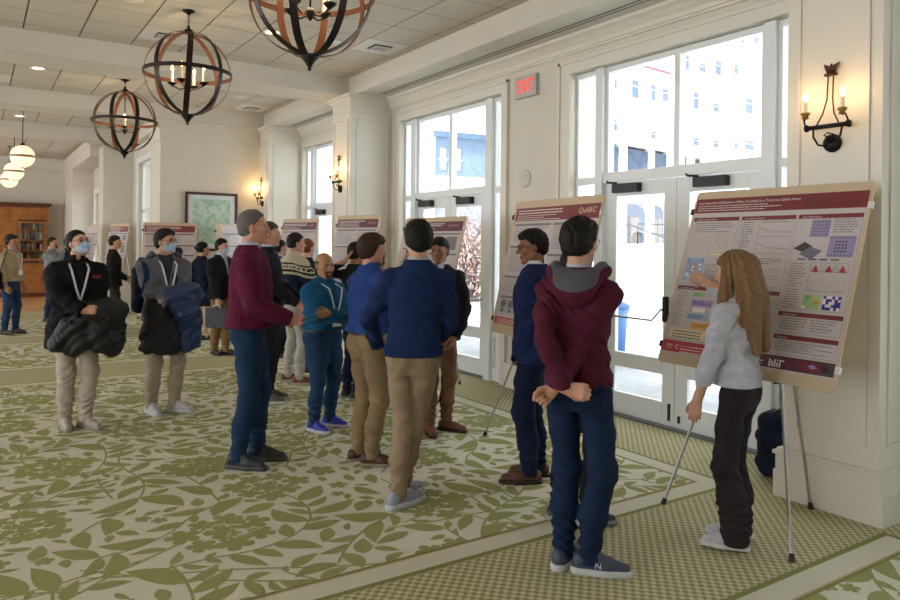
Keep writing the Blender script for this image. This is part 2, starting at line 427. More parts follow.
C_wood = mat('wood_floor', '#b98a5c', 0.45, var=0.12, scale=4)

rng = random.Random(11)
TW = 2.6
def gen_tile():
    """vines, leaves and blossoms of one carpet repeat (wraps round)"""
    G = 260; occ = np.zeros((G, G), bool); polys = []
    cell = TW / G
    yy, xx = np.mgrid[0:G, 0:G]
    def inside_mask(poly):
        xs_ = np.array([p[0] for p in poly]); ys_ = np.array([p[1] for p in poly])
        i0, i1 = int(xs_.min() / cell) - 1, int(xs_.max() / cell) + 2; j0, j1 = int(ys_.min() / cell) - 1, int(ys_.max() / cell) + 2
        gx = (np.arange(i0, i1) + 0.5) * cell; gy = (np.arange(j0, j1) + 0.5) * cell
        X, Y = np.meshgrid(gx, gy); ins = np.zeros(X.shape, bool)
        n = len(poly)
        for a in range(n):
            x1, y1 = poly[a]; x2, y2 = poly[(a + 1) % n]
            if y1 == y2: continue
            c = ((Y < y1) != (Y < y2)) & (X < (x2 - x1) * (Y - y1) / (y2 - y1) + x1)
            ins ^= c
        return (np.arange(j0, j1) % G), (np.arange(i0, i1) % G), ins
    def try_put(poly, mi, force=False, grow=True):
        J, I, ins = inside_mask(poly)
        sub = occ[np.ix_(J, I)]
        if not force and (sub & ins).any(): return False
        q = ins.copy()
        if grow:
            for _ in range(1):
                q2 = q.copy(); q2[1:] |= q[:-1]; q2[:-1] |= q[1:]; q2[:, 1:] |= q[:, :-1]; q2[:, :-1] |= q[:, 1:]; q = q2
        occ[np.ix_(J, I)] = sub | q
        polys.append((poly, mi)); return True
    def leaf(x, y, a, L, w, bend=0.0):
        n = 9; up = []; dn = []
        for i in range(n + 1):
            t = i / n; ww = w * (math.sin(math.pi * t ** 0.8)) ** 0.9 if 0 < t < 1 else 0
            cx = L * t; cy = bend * L * math.sin(math.pi * t * 0.9)
            up.append((cx, cy + ww)); dn.append((cx, cy - ww))
        pts = up + dn[-2:0:-1]; c, s_ = math.cos(a), math.sin(a)
        return [(x + px * c - py * s_, y + px * s_ + py * c) for px, py in pts]
    def blossom(x, y, r, a0, n=5):
        pts = []
        for k in range(n * 6):
            a = a0 + 2 * math.pi * k / (n * 6); m = abs(math.sin(n * (a - a0) / 2))
            rr = r * (0.55 + 0.45 * m ** 0.5); pts.append((x + rr * math.cos(a), y + rr * math.sin(a)))
        return pts
    def disc(x, y, r, n=8): return [(x + r * math.cos(2 * math.pi * k / n), y + r * math.sin(2 * math.pi * k / n)) for k in range(n)]
    # big flower heads
    heads = []
    for _ in range(500):
        x, y = rng.uniform(0, TW), rng.uniform(0, TW)
        if all(min(abs(x - p), TW - abs(x - p)) ** 2 + min(abs(y - q), TW - abs(y - q)) ** 2 > 0.72 ** 2 for p, q in heads): heads.append((x, y))
        if len(heads) >= 9: break
    for hx, hy in heads:
        a0 = rng.uniform(0, 6.28); n = rng.randint(6, 8)
        try_put(blossom(hx, hy, 0.11, a0), 1, True)
        for k in range(n):
            a = a0 + 2 * math.pi * k / n; d = rng.uniform(0.15, 0.22); r = rng.uniform(0.075, 0.11)
            try_put(blossom(hx + d * math.cos(a), hy + d * math.sin(a), r, rng.uniform(0, 6)), 1, True)
        for k in range(16):
            a = rng.uniform(0, 6.28); d = rng.uniform(0.02, 0.17)
            L = rng.uniform(0.02, 0.045); polys.append((leaf(hx + d * math.cos(a), hy + d * math.sin(a), a + rng.uniform(-.5, .5), L, 0.005), 2))
    # vines with paired leaves
    stems = np.zeros((G, G), bool); flowers = occ.copy()
    for _ in range(30):
        x, y = rng.uniform(0, TW), rng.uniform(0, TW); a = rng.uniform(0, 6.28); k_ = rng.uniform(-1.3, 1.3)
        pts = [(x, y)]; Ltot = rng.uniform(1.0, 2.0); st_ = 0.04
        while Ltot > 0:
            a += k_ * st_ + rng.uniform(-.04, .04); x += st_ * math.cos(a); y += st_ * math.sin(a); pts.append((x, y)); Ltot -= st_
            if rng.random() < 0.06: k_ = -k_ * rng.uniform(.7, 1.5)
        w = 0.0075; run = 0
        for i in range(0, len(pts) - 1, 3):
            seg = pts[i:i + 4]
            if len(seg) < 2: continue
            L_, R_ = [], []
            for j, p in enumerate(seg):
                q = seg[min(j + 1, len(seg) - 1)]; o = seg[max(j - 1, 0)]
                t = math.atan2(q[1] - o[1], q[0] - o[0]); L_.append((p[0] - w * math.sin(t), p[1] + w * math.cos(t))); R_.append((p[0] + w * math.sin(t), p[1] - w * math.cos(t)))
            cx_, cy_ = int(seg[-1][0] / cell) % G, int(seg[-1][1] / cell) % G
            if run > 2 and stems[cy_, cx_]: break
            run += 1
            J, I, ins = inside_mask(L_ + R_[::-1]); stems[np.ix_(J, I)] |= ins; polys.append((L_ + R_[::-1], 1))
            for da in (-2, -1, 0, 1, 2):
                for db in (-2, -1, 0, 1, 2): pass
            px, py = seg[-1]; t = math.atan2(seg[-1][1] - seg[-2][1], seg[-1][0] - seg[-2][0])
            for s_ in (-1, 1):
                if rng.random() < 0.9:
                    L = rng.uniform(0.2, 0.36); an = t + s_ * rng.uniform(0.55, 1.0)
                    for L2 in (L, L * 0.75, L * 0.55, L * .38):
                        if try_put(leaf(px + 0.004 * math.cos(an), py + 0.004 * math.sin(an), an, L2, L2 * rng.uniform(0.16, 0.23), rng.uniform(-.16, .16)), 1): break
    sg = stems.copy()
    for _ in range(1): sg = sg | np.roll(sg, 1, 0) | np.roll(sg, -1, 0) | np.roll(sg, 1, 1) | np.roll(sg, -1, 1)
    occ |= sg
    # little sprays between
    for _ in range(3500):
        x, y, a = rng.uniform(0, TW), rng.uniform(0, TW), rng.uniform(0, 6.28); L = rng.choice((0.24, 0.2, 0.15, 0.11))
        if rng.random() < 0.3: try_put(blossom(x, y, L * 0.45, a), 1)
        else: try_put(leaf(x, y, a, L, L * rng.uniform(0.18, 0.28), rng.uniform(-.1, .1)), 1)
    return polys
tile_polys = gen_tile()
def clip(poly, x0, y0, x1, y1):
    for ax, v, sg in ((0, x0, 1), (0, x1, -1), (1, y0, 1), (1, y1, -1)):
        out = []; n = len(poly)
        for i in range(n):
            p, q = poly[i], poly[(i + 1) % n]; a = (p[ax] - v) * sg; b = (q[ax] - v) * sg
            if a >= 0: out.append(p)
            if (a >= 0) != (b >= 0):
                t = a / (a - b); out.append((p[0] + t * (q[0] - p[0]), p[1] + t * (q[1] - p[1])))
        poly = out
        if len(poly) < 3: return None
    return poly
fl = MB()
def rect(x0, y0, x1, y1, z, mi): fl.add([(x0, y0, z), (x1, y0, z), (x1, y1, z), (x0, y1, z)], [(0, 1, 2, 3)], mi)
fl.box(-9, -3.2, -0.12, WX + 0.15, 18.9, -0.0008, 3)
def field(x0, y0, x1, y1):
    rect(x0, y0, x1, y1, 0.0, 0)
    i0, i1 = math.floor(x0 / TW) - 1, math.ceil(x1 / TW) + 1; j0, j1 = math.floor(y0 / TW) - 1, math.ceil(y1 / TW) + 1
    for i in range(i0, i1):
        for j in range(j0, j1):
            ox, oy = i * TW, j * TW
            for poly, mi in tile_polys:
                p = [(a + ox, b + oy) for a, b in poly]
                mx_, my_ = max(q[0] for q in p), max(q[1] for q in p); mn_, ny_ = min(q[0] for q in p), min(q[1] for q in p)
                if mx_ < x0 or mn_ > x1 or my_ < y0 or ny_ > y1: continue
                if mn_ < x0 or mx_ > x1 or ny_ < y0 or my_ > y1:
                    p = clip(p, x0, y0, x1, y1)
                    if not p: continue
                jz = rng.random() * 0.0006
                fl.add([(a, b, (0.0008 if mi == 1 else 0.0018) + jz) for a, b in p], [tuple(range(len(p)))], 1 if mi == 1 else 0)
XE = 4.37
def bordered(y0, y1, x0=-8.9):
    # from outside in: dark green line, light band, beige line, green line, flowered field
    z = 0.0
    def frame(a, b, mi):   # ring between inset a and inset b
        rect(x0, y0 + a, XE - a, y0 + b, z, mi); rect(x0, y1 - b, XE - a, y1 - a, z, mi); rect(XE - b, y0 + b, XE - a, y1 - b, z, mi)
    frame(0, 0.035, 3); frame(0.035, 0.17, 4); frame(0.17, 0.182, 5); frame(0.182, 0.205, 3)
    field(x0, y0 + 0.205, XE - 0.205, y1 - 0.205)
def lat(x0, y0, x1, y1): rect(x0, y0, x1, y1, 0.0, 2)
bordered(-2.9, 2.07); lat(-9, 2.07, XE, 3.03); bordered(3.03, 9.45); lat(-9, 9.45, XE, 10.42)
bordered(10.42, 13.15); lat(-9, 13.15, XE, 13.95); bordered(13.95, 17.0); lat(-9, 17.0, XE, 17.9); lat(-9, 17.9, XE, 18.9)
lat(XE, -3.2, WX + 0.1, 18.9)
fl.box(-9, 18.9, -0.12, 3.0, 24.4, 0.001, 6)
st(fl.build('floor', [C_cream, C_green, C_lat, C_line, C_band, C_beige, C_wood], fix=False))
# ---------------------------------------------------------------- outside
M_snow = mat('snow', '#eef1f5', 0.8, var=0.03, scale=1.5, bump=0.3, bscale=3)
M_fac = mat('pale_brick_facade', '#e9e8e6', 0.8, var=0.02, scale=6)
M_pane = mat('far_window_glass', '#5d7188', 0.2, var=0.1, scale=2)
M_slate = mat('slate_blue_roof', '#3f5267', 0.6, var=0.06, scale=3)
def frame_mw(q, D, up=(0, 0, 1)):
    D = Vector(D).normalized(); u = Vector(up).normalized(); n = D.cross(u)   # x along D, z up, y = into the building
    y = u.cross(D)
    return Matrix(((D.x, y.x, u.x, q[0]), (D.y, y.y, u.y, q[1]), (D.z, y.z, u.z, q[2]), (0, 0, 0, 1)))
gr = MB()
NX, NY = 26, 26
gv = []
for i in range(NX + 1):
    for j in range(NY + 1):
        x = 5.42 + (90) * (i / NX) ** 1.8; y = -25 + 150 * j / NY
        t = min(1, max(0, (x - 12) / 18)); z = -0.10 + 2.0 * t * t * (3 - 2 * t) + (0.05 * math.sin(x * 1.7 + y) if x > 8.5 else 0)
        gv.append((x, y, z))
gf = [(i * (NY + 1) + j, (i + 1) * (NY + 1) + j, (i + 1) * (NY + 1) + j + 1, i * (NY + 1) + j + 1) for i in range(NX) for j in range(NY)]
gr.add(gv, gf); gr.box(5.38, -25, -0.15, 9.2, 60, -0.09, 1)
o = gr.build('ground', [M_snow, mat('wet_concrete', '#9a9b9c', 0.7, var=0.15, scale=2)], smooth=True); st(o)
for bx, by, rx, ry in ((8.6, 6.0, 1.6, 1.0), (8.3, 9.6, 1.2, 1.3), (8.9, 3.6, 1.5, 0.9)):
    b = MB(); vs = []; n = 18; m_ = 6
    for i in range(m_ + 1):
        for k in range(n):
            a = 2 * math.pi * k / n; r = 1 - (i / m_)
            rr = r * (1 + 0.12 * math.sin(3 * a + bx) + 0.08 * math.sin(7 * a)); vs.append((rx * rr * math.cos(a), ry * rr * math.sin(a), 0.32 * (1 - r * r) * (1 + 0.15 * math.sin(5 * a + i))))
    fs = [(i * n + k, i * n + (k + 1) % n, (i + 1) * n + (k + 1) % n, (i + 1) * n + k) for i in range(m_) for k in range(n)]
    b.add(vs, fs); o = b.build('snow_bank', M_snow, smooth=True); o.location = (bx, by, -0.12)
    tag(o, {6.0: 'shovelled snow bank outside the nearest pair of glass doors', 9.6: 'snow bank outside the middle pair of glass doors', 3.6: 'low snow bank outside, behind the poster the woman points at'}[by], 'snow')
# pale building with small windows
A = empty('university_building', mw=frame_mw((29.3, 26.2, 0), (0.99286, 0.11929, 0)))
tag(A, 'large overexposed pale building with scattered small windows, outside the nearest doors', 'building')
w = MB(); w.box(-4.7, 0, 6.9, 34, 5, 26); w.box(-4.7, 0.0, 4.3, 34, 5, 5.2)
for x0, x1 in ((-3.9 - 1.1, -3.25), (-1.72, -1.2), (0.85, 1.25), (2.6, 3.4), (4.6, 5.2), (6.4, 34)): w.box(x0, 0, 0, x1, 0.4, 7.0)
w.box(-4.7, 1.0, 0, 34, 5, 6.9)
w.build('facade', M_fac, A)
for x0, x1 in ((-3.25, -1.72), (-1.2, 0.85), (1.25, 2.6), (3.4, 4.6)): mb = MB(); mb.box(x0, 0.15, 5.3, x1, 0.9, 6.75); mb.build('roof_band', M_slate, A)
for x0, x1 in ((-3.25, -1.72), (-1.2, 0.85), (1.25, 2.6)):
    mb = MB(); n = 10; xc = (x0 + x1) / 2; hw = (x1 - x0) / 2
    poly = [(x0, 1.7), (x1, 1.7), (x1, 3.35)] + [(xc + hw * math.cos(math.pi * k / n), 3.35 + 0.55 * math.sin(math.pi * k / n)) for k in range(1, n)] + [(x0, 3.35)]
    mb.prism(poly, 0.3, 0.45); ar = mb.build('arch', M_slate, A)
    mb = MB(); mb.box(xc - 0.4, 0.2, 1.8, xc + 0.4, 0.3, 3.2); mb.box(xc - 0.02, 0.16, 1.8, xc + 0.02, 0.2, 3.2); mb.build('arch_door', mat('weathered_door', '#746b68', 0.7, var=0.15, scale=8), ar)
for x0, z0, x1, z1 in [(-2.43, 9.65, -2.17, 10.11), (-0.87, 9.42, -0.33, 10.33), (0.83, 9.53, 1.21, 10.33), (1.9, 9.64, 2.4, 10.28), (3.92, 11.74, 4.45, 12.5), (5.65, 11.86, 6.21, 12.29), (7.35, 11.96, 7.94, 12.76), (9.57, 12.38, 9.95, 12.93), (-2.39, 7.54, -2.13, 8.07), (0.88, 7.46, 1.25, 7.85), (3.87, 9.87, 4.08, 10.12), (5.05, 9.63, 5.5, 10.55), (7.18, 9.74, 7.76, 10.2), (11.03, 10.14, 11.82, 11.05), (5.06, 7.52, 5.59, 7.93), (7.19, 7.6, 7.76, 8.02), (9.7, 7.77, 9.96, 8.23), (10.97, 7.85, 12.0, 8.38), (10.2, 14.43, 10.7, 14.83), (12.02, 14.69, 12.56, 15.41)]:
    mb = MB(); mb.box(x0, -0.03, z0, x1, 0.03, z1, 0); mb.box(x0 - 0.03, -0.05, z0 + (z1 - z0) * 0.62, x1 + 0.03, -0.02, z0 + (z1 - z0) * 0.68, 1)
    mb.build('window', [M_pane, M_fac], A)
mb = MB(); mb.box(-0.6, -0.06, 11.15, 2.6, -0.01, 11.25); mb.build('sign_lettering', mat('faded_red', '#c2556a', 0.6), A)
# railing and steps
for k, (px, py) in enumerate(((24.5, 24.3), (24.9, 22.4))):
    mb = MB()
    mb.tube([(0, 0, 0.1), (0, 0, 1.05), (1.6, -0.35, 1.05), (3.4, -1.3, 0.35)], 0.04, 6)
    for q in ((0.8, -0.17), (1.6, -0.35)): mb.tube([(q[0], q[1], -0.2), (q[0], q[1], 1.05)], 0.03, 6)
    mb.tube([(3.4, -1.3, -0.5), (3.4, -1.3, 0.35)], 0.03, 6); mb.tube([(0, 0, 0.6), (1.6, -0.35, 0.6)], 0.025, 6)
    o = mb.build('handrail', M_dark); o.location = (px, py, 1.62)
    tag(o, ('black metal handrail on the snowy steps, left one of the two' if k == 0 else 'black metal handrail on the snowy steps, right one of the two'), 'railing')
# blue bin
bn = empty('recycling_bin', (7.75, 7.55, -0.09), label='blue recycling bin outside, seen through the lower door pane', cat='bin')
mb = MB(); mb.lathe([(0.26, 0), (0.31, 0.75), (0.33, 0.78), (0.33, 0.82)], n=20); mb.build('bin_body', mat('bin_blue', '#3f6ea8', 0.5), bn, smooth=True)
mb = MB(); mb.lathe([(0.34, 0.82), (0.34, 0.86), (0.2, 0.93)], n=20); mb.build('lid', mat('bin_blue_dark', '#2f5588', 0.5), bn)
# grey-blue hall behind the middle doors
B = empty('campus_hall', mw=frame_mw((24.78, 37.56, 0), (0.99253, -0.12202, 0)))
tag(B, 'grey-blue building with paired shuttered windows, outside the middle doors', 'building')
M_gb = mat('grey_blue_cladding', '#67788e', 0.7, var=0.03); M_shut = mat('pale_green_shutter', '#5e6c70', 0.6)
w = MB(); w.box(-1.15, 0, 5.9, 4.6, 6, 8.3); w.build('wall', M_gb, B)
w = MB(); w.box(-1.3, -0.3, 8.3, 4.8, 6, 8.65); w.build('roof_edge', mat('roof_edge_blue', '#4d617a', 0.6), B)
w = MB(); w.box(-1.15, -0.15, 4.2, 4.6, 5, 5.9); w.build('parapet', M_fac, B)
w = MB(); w.box(-3.6, -0.1, -0.5, -1.15, 6, 14); w.build('white_block', M_fac, B)
w = MB(); w.box(-1.15, 0.5, -0.5, 14, 5, 4.2); w.build('lower_wall', mat('grey_stone', '#8b8c90', 0.8, var=0.15, scale=1), B)
for x0, x1 in ((-0.84, -0.3), (0.05, 0.75)):
    w = MB(); w.box(x0, -0.04, 6.3, x1, 0.02, 7.65, 0)
    for k in range(4): w.box(x0 + (x1 - x0) * (k + 1) / 5 - 0.015, -0.06, 6.3, x0 + (x1 - x0) * (k + 1) / 5 + 0.015, -0.04, 7.65, 1)
    w.box(x0 - 0.04, -0.07, 6.9, x1 + 0.04, -0.04, 6.98, 1)
    w.build('window', [M_shut, M_fac], B)
# brick corner seen in the narrow light beside the pier
w = MB(); w.box(0, 0, -0.2, 9, 9, 18)
o = w.build('brick_building', mat('red_brick', '#8a4a3c', 0.8, var=0.25, scale=4)); o.location = (31.5, 10.2, 0)
tag(o, 'red brick building, a strip of it seen beside the right-hand pier', 'building')
# bare winter shrub
def shrub(loc, h, n, seed, label):
    r_ = random.Random(seed); root = empty('winter_shrub', loc, label=label, cat='shrub', group='shrubs in the snow')
    br = MB(); lv = MB()
    for _ in range(n):
        a = r_.uniform(0, 6.28); L = h * r_.uniform(0.6, 1); sp = r_.uniform(0.1, 0.75) * h
        p0 = Vector((r_.uniform(-.3, .3), r_.uniform(-.3, .3), 0)); p2 = p0 + Vector((math.cos(a) * sp, math.sin(a) * sp, L)); p1 = (p0 + p2) / 2 + Vector((0, 0, 0.2 * h))
        br.tube([p0, p1, p2], [0.03, 0.02, 0.008], 4)
        for _k in range(34):
            t = r_.uniform(0.2, 1); c = p0.lerp(p2, t) + Vector([r_.uniform(-.35, .35) for _ in range(3)])
            u = Vector([r_.uniform(-1, 1) for _ in range(3)]).normalized() * 0.06; v = Vector([r_.uniform(-1, 1) for _ in range(3)]).normalized() * 0.05
            lv.add([c - u, c + v, c + u, c - v], [(0, 1, 2, 3)])
    br.build('branches', mat('bare_branch', '#5c4a44', 0.8), root); lv.build('foliage', mat('dry_russet_leaves', '#8d716c', 0.8, var=0.3, scale=6), root, fix=False)
shrub((11.8, 17.0, 0.0), 2.6, 60, 1, 'russet winter shrub in the snow, left one behind the middle doors')
shrub((14.6, 18.4, 0.0), 2.8, 60, 2, 'russet winter shrub in the snow, right one behind the middle doors')

# ---------------------------------------------------------------- lights and fittings
M_bulb = mat('lit_bulb', '#ffdca0', 0.3, var=0, emit=14, ecol='#ffc070')
M_bronze = mat('dark_bronze_band', '#2a2220', 0.4, 0.6, var=0.2, scale=8)
M_copper = mat('copper_inside_of_band', '#5f3a24', 0.5, 0.45, var=0.15, scale=8)
M_candle = mat('candle_sleeve', '#e8dfc8', 0.5, var=0.0)
M_brass = mat('aged_brass', '#8d7440', 0.4, 0.8, var=0.1)
def chandelier(loc, Rr, ztop, rot, label):
    root = empty('orb_chandelier', loc, rot, label, 'chandelier', 'orb chandeliers')
    def band(M, w, rad, n=56, th=0.004):
        mb = MB(); vs = []
        for k in range(n):
            a = 2 * math.pi * k / n
            for rr in (rad, rad - th):
                for s in (-1, 1): vs.append(M @ Vector((rr * math.cos(a), s * w / 2, rr * math.sin(a))))
        fo, fi, fe = [], [], []
        for k in range(n):
            a, b = k * 4, ((k + 1) % n) * 4
            fo.append((a, a + 1, b + 1, b)); fi.append((a + 2, b + 2, b + 3, a + 3)); fe += [(a, b, b + 2, a + 2), (a + 1, a + 3, b + 3, b + 1)]
        k0 = len(mb.v); mb.add(vs, fo + fe, 0); mb.f += [tuple(i + k0 for i in f) for f in fi]; mb.m += [1] * len(fi)
        return mb
    for k in range(4):
        M = Matrix.Rotation(R(45 * k + 8), 4, 'Z') @ Matrix.Rotation(R(3 if k % 2 else -3), 4, 'X')
        band(M, 0.054, Rr * (0.985 if k % 2 else 1.0)).build('meridian_band', [M_bronze, M_copper], root, smooth=False)
    Me = Matrix.Rotation(R(90), 4, 'X')
    band(Me, 0.042, Rr * 1.02).build('equator_band', [M_bronze, M_copper], root)
    mb = MB(); mb.lathe([(0.0, Rr + 0.075), (0.012, Rr + 0.07), (0.016, Rr + 0.04), (0.05, Rr + 0.012), (0.055, Rr - 0.005), (0.0, Rr - 0.01)], n=16)
    mb.build('top_finial', M_dark, root, smooth=True); mb = MB()
    mb.lathe([(0.0, -Rr + 0.012), (0.065, -Rr + 0.006), (0.06, -Rr - 0.01), (0.03, -Rr - 0.045), (0.012, -Rr - 0.075), (0.014, -Rr - 0.09), (0.0, -Rr - 0.1)], n=16)
    mb.build('bottom_finial', M_dark, root, smooth=True)
    mb = MB(); zt = ztop - loc[2]; z = Rr + 0.08; k = 0
    while z < zt - 0.03:
        M = Matrix.Translation((0, 0, z + 0.017)) @ Matrix.Rotation(R(90 * (k % 2)), 4, 'Z')
        mb.tube([M @ Vector((0.009 * math.cos(a), 0, 0.017 * math.sin(a))) for a in [2 * math.pi * i / 10 for i in range(10)]], 0.0028, 5, closed=True); z += 0.027; k += 1
    mb.build('chain', M_dark, root)
    mb = MB(); mb.lathe([(0.0, zt - 0.045), (0.018, zt - 0.04), (0.022, zt - 0.03), (0.06, zt - 0.012), (0.066, zt), (0, zt)], n=20); mb.build('ceiling_canopy', M_dark, root, smooth=True)
    mb = MB(); mb.tube([(0, 0, -0.12), (0, 0, Rr)], 0.008, 8); mb.lathe([(0, -0.19), (0.02, -0.17), (0.035, -0.13), (0.02, -0.10), (0, -0.09)], n=12); mb.build('stem', M_dark, root, smooth=True)
    for k in range(4):
        a = R(90 * k + 30); cx, cy = 0.165 * math.cos(a), 0.165 * math.sin(a)
        mb = MB(); mb.tube([(0, 0, -0.14), (cx * .5, cy * .5, -0.16), (cx, cy, -0.125)], 0.007, 6); mb.lathe([(0, -0.135), (0.01, -0.125), (0.045, -0.10), (0.05, -0.09), (0, -0.088)], (cx, cy, 0), 14)
        arm = mb.build('arm', M_dark, root, smooth=True)
        mb = MB(); mb.lathe([(0.013, -0.09), (0.013, 0.035), (0, 0.036)], (cx, cy, 0), 10); mb.build('candle', M_candle, arm)
        mb = MB(); mb.lathe([(0.005, 0.035), (0.014, 0.055), (0.010, 0.075), (0, 0.095)], (cx, cy, 0), 10); mb.build('bulb', M_bulb, arm)
    l = tree_light('bulb_light', (0, 0, 0.0), 9, (1.0, 0.72, 0.42), 0.12); l.parent = root
    return root
chandelier((1.92, 4.70, 3.345), 0.435, ZT, 0.0, 'orb chandelier of bronze bands, nearest, cut by the top edge')
chandelier((1.83, 7.75, 3.365), 0.432, ZT, R(25), 'orb chandelier of bronze bands, middle one of the three')
chandelier((1.84, 11.6, 3.395), 0.452, ZT, R(50), 'smallest-looking orb chandelier of bronze bands, farthest of the three')
M_globe = mat('lit_frosted_glass', '#f6d9bf', 0.4, var=0, emit=0.9, ecol='#ffcfae')
for y, lab in ((15.4, 'round frosted pendant globe with a metal band, largest and nearest of three'), (18.9, 'round frosted pendant globe, middle one of the three'), (21.6, 'round frosted pendant globe, lowest and farthest of the three')):
    root = empty('globe_pendant', (0.715, y, 3.16), label=lab, cat='pendant lamp', group='globe pendants'); r_ = 0.205
    mb = MB(); mb.lathe([(r_ * math.sin(math.pi * k / 16) if 0 < k < 16 else 0.001, -r_ * math.cos(math.pi * k / 16)) for k in range(17)], n=24); mb.build('globe', M_globe, root, smooth=True)
    mb = MB(); mb.lathe([(r_ * 0.99, -0.022), (r_ * 1.03, -0.02), (r_ * 1.03, 0.02), (r_ * 0.99, 0.022)], n=28); mb.build('metal_band', mat('band_nickel', '#a58a75', 0.4, 0.6), root, smooth=True)
    mb = MB(); mb.lathe([(0.06, r_ - 0.015), (0.03, r_ + 0.03), (0.008, r_ + 0.05), (0.008, ZT - 3.16 - 0.02), (0.05, ZT - 3.16 - 0.015), (0.05, ZT - 3.16)], n=12)
    mb.build('rod', M_dark, root); mb = MB(); mb.lathe([(0.02, -r_ - 0.012), (0.02, -r_ + 0.005)], n=10); mb.build('bottom_knob', M_dark, root)
def sconce(loc, rz, label, e=5):
    """iron wall sconce, local +x = out of the wall, y along it"""
    root = empty('wall_sconce', loc, rz, label, 'wall sconce', 'iron wall sconces')
    mb = MB(); mb.lathe([(0.0, 0.035), (0.03, 0.03), (0.04, 0.018), (0.055, 0.015), (0.058, 0.0), (0, 0)], (0, 0, 0), 20, axis='X'); mb.build('back_plate', M_dark, root, smooth=True)
    mb = MB()
    mb.box(0.05, -0.125, 0.088, 0.075, 0.125, 0.112)
    mb.lathe([(0.0, -0.145), (0.022, -0.14), (0.022, -0.125), (0.0, -0.12)], (0.0625, 0, 0.1), 10, axis='Y'); mb.lathe([(0.0, 0.12), (0.022, 0.125), (0.022, 0.14), (0, 0.145)], (0.0625, 0, 0.1), 10, axis='Y')
    for s in (-1, 1): mb.tube([(0.02, s * 0.02, -0.02), (0.06, s * 0.06, -0.01), (0.07, s * 0.085, 0.04), (0.0625, s * 0.09, 0.09)], 0.007, 6)
    mb.tube([(0.02, 0, 0.02), (0.05, -0.03, 0.05), (0.06, 0, 0.06), (0.05, 0.03, 0.05), (0.02, 0, 0.02)], 0.005, 5)
    mb.build('bracket', M_dark, root, smooth=True)
    mb = MB()
    for s in (-1, 1): mb.tube([(0.0625, s * 0.07, 0.11), (0.055, s * 0.035, 0.18), (0.04, s * 0.018, 0.27), (0.03, s * 0.016, 0.42)], 0.0045, 6)
    mb.box(0.015, -0.035, 0.415, 0.045, 0.035, 0.43)
    for s in (-1, 0, 1):
        mb.tube([(0.03, s * 0.012, 0.43), (0.03, s * 0.025, 0.47), (0.04, s * 0.05 + 0.01, 0.49)], [0.012, 0.016, 0.002], 6, flat=0.4)
    mb.build('stem', mat('rusted_iron', '#4a3126', 0.6, 0.5, var=0.2), root, smooth=True)
    for s in (-1, 1):
        y = s * 0.115; x = 0.11
        mb = MB(); mb.tube([(0.0625, s * 0.1, 0.1), (0.08, s * 0.135, 0.12), (0.1, s * 0.13, 0.155), (x, y, 0.15)], 0.006, 6); mb.build('arm', M_dark, root)
        mb = MB(); mb.lathe([(0.006, 0.15), (0.022, 0.155), (0.016, 0.17), (0.028, 0.18), (0.028, 0.192), (0.0, 0.193)], (x, y, 0), 14); mb.build('cup', M_brass, root, smooth=True)
        mb = MB(); mb.lathe([(0.012, 0.19), (0.012, 0.26), (0, 0.261)], (x, y, 0), 10); c_ = mb.build('candle', M_candle, root)
        mb = MB(); mb.lathe([(0.005, 0.26), (0.016, 0.28), (0.013, 0.30), (0, 0.325)], (x, y, 0), 12); mb.build('bulb', M_bulb, c_)
        l = tree_light('bulb_light', (x, y, 0.29), e, (1.0, 0.62, 0.28), 0.02); l.parent = root
    return root
sconce((4.445, 2.43, 2.28), math.pi, 'iron two-candle wall sconce on the right-hand pier', 3)
sconce((4.445, 9.66, 2.42), math.pi, 'iron two-candle wall sconce on the pier behind the bearded man', 6)
sconce((4.465, 13.12, 2.35), math.pi, 'iron two-candle wall sconce right of the framed picture', 7)
# exit sign
root = empty('exit_sign', (WX - 0.02, 6.215, 3.27), label='EXIT sign with red letters above the wall between the doors', cat='sign')
MB().box(-0.03, -0.185, 0, 0.02, 0.185, 0.24).build('housing', mat('sign_housing', '#b3b0ac', 0.5), root, bevel=0.006)
mb = MB(); v, f, w = text_geo('EXIT', 0.205, 0.008); mb.add([(-0.032, -(x * 0.125 * 2.6 / w) * 0.95 * (w / 0.325) * 0 + (w / 2 - x) * 0.68 , 0.055 + y) for x, y in v], f); mb.build('lettering', mat('exit_red', '#e23a34', 0.4, var=0, emit=0.9, ecol='#ff3030'), root, fix=False)
# round speaker on the wall, vents, downlights
mb = MB(); mb.lathe([(0.0, -0.012), (0.085, -0.012), (0.10, -0.006), (0.10, 0)], n=28, axis='X'); o = mb.build('wall_speaker', mat('speaker_white', '#c9c4ba', 0.6), smooth=True); o.location = (WX - 0.001, 6.25, 2.37)
tag(o, 'round white flush speaker grille on the wall above the middle poster', 'speaker')
M_vent = mat('vent_white', '#d4d1cb', 0.5)
def vent(x, y, lab, s=0.27):
    root = empty('ceiling_vent', (x, y, ZT - 0.002), label=lab, cat='air vent', group='ceiling vents')
    mb = MB(); mb.box(-s, -s, 0, s, s, 0.004); mb.build('plate', M_vent, root)
    mb = MB(); mb.box(-0.12, -0.12, -0.003, 0.12, 0.12, 0.0); mb.build('opening', mat('vent_dark', '#3a3734', 0.7), root)
    mb = MB()
    for k in range(4):
        q = 0.11 - 0.025 * k; z = -0.02 + 0.004 * k
        for a, b, c, d in ((-q, -q, q, -q + 0.012), (-q, q - 0.012, q, q), (-q, -q, -q + 0.012, q), (q - 0.012, -q, q, q)): mb.box(a, b, z, c, d, z + 0.005)
    mb.build('louvre', M_vent, root)
vent(4.10, 7.82, 'square white ceiling vent left of the nearest window soffit')
vent(1.845, 8.85, 'square white ceiling vent behind the middle chandelier')
vent(4.10, 12.7, 'square white ceiling vent beyond the first beam, near the picture wall')
vent(0.15, 12.6, 'square white ceiling vent at the left edge of the second coffer')
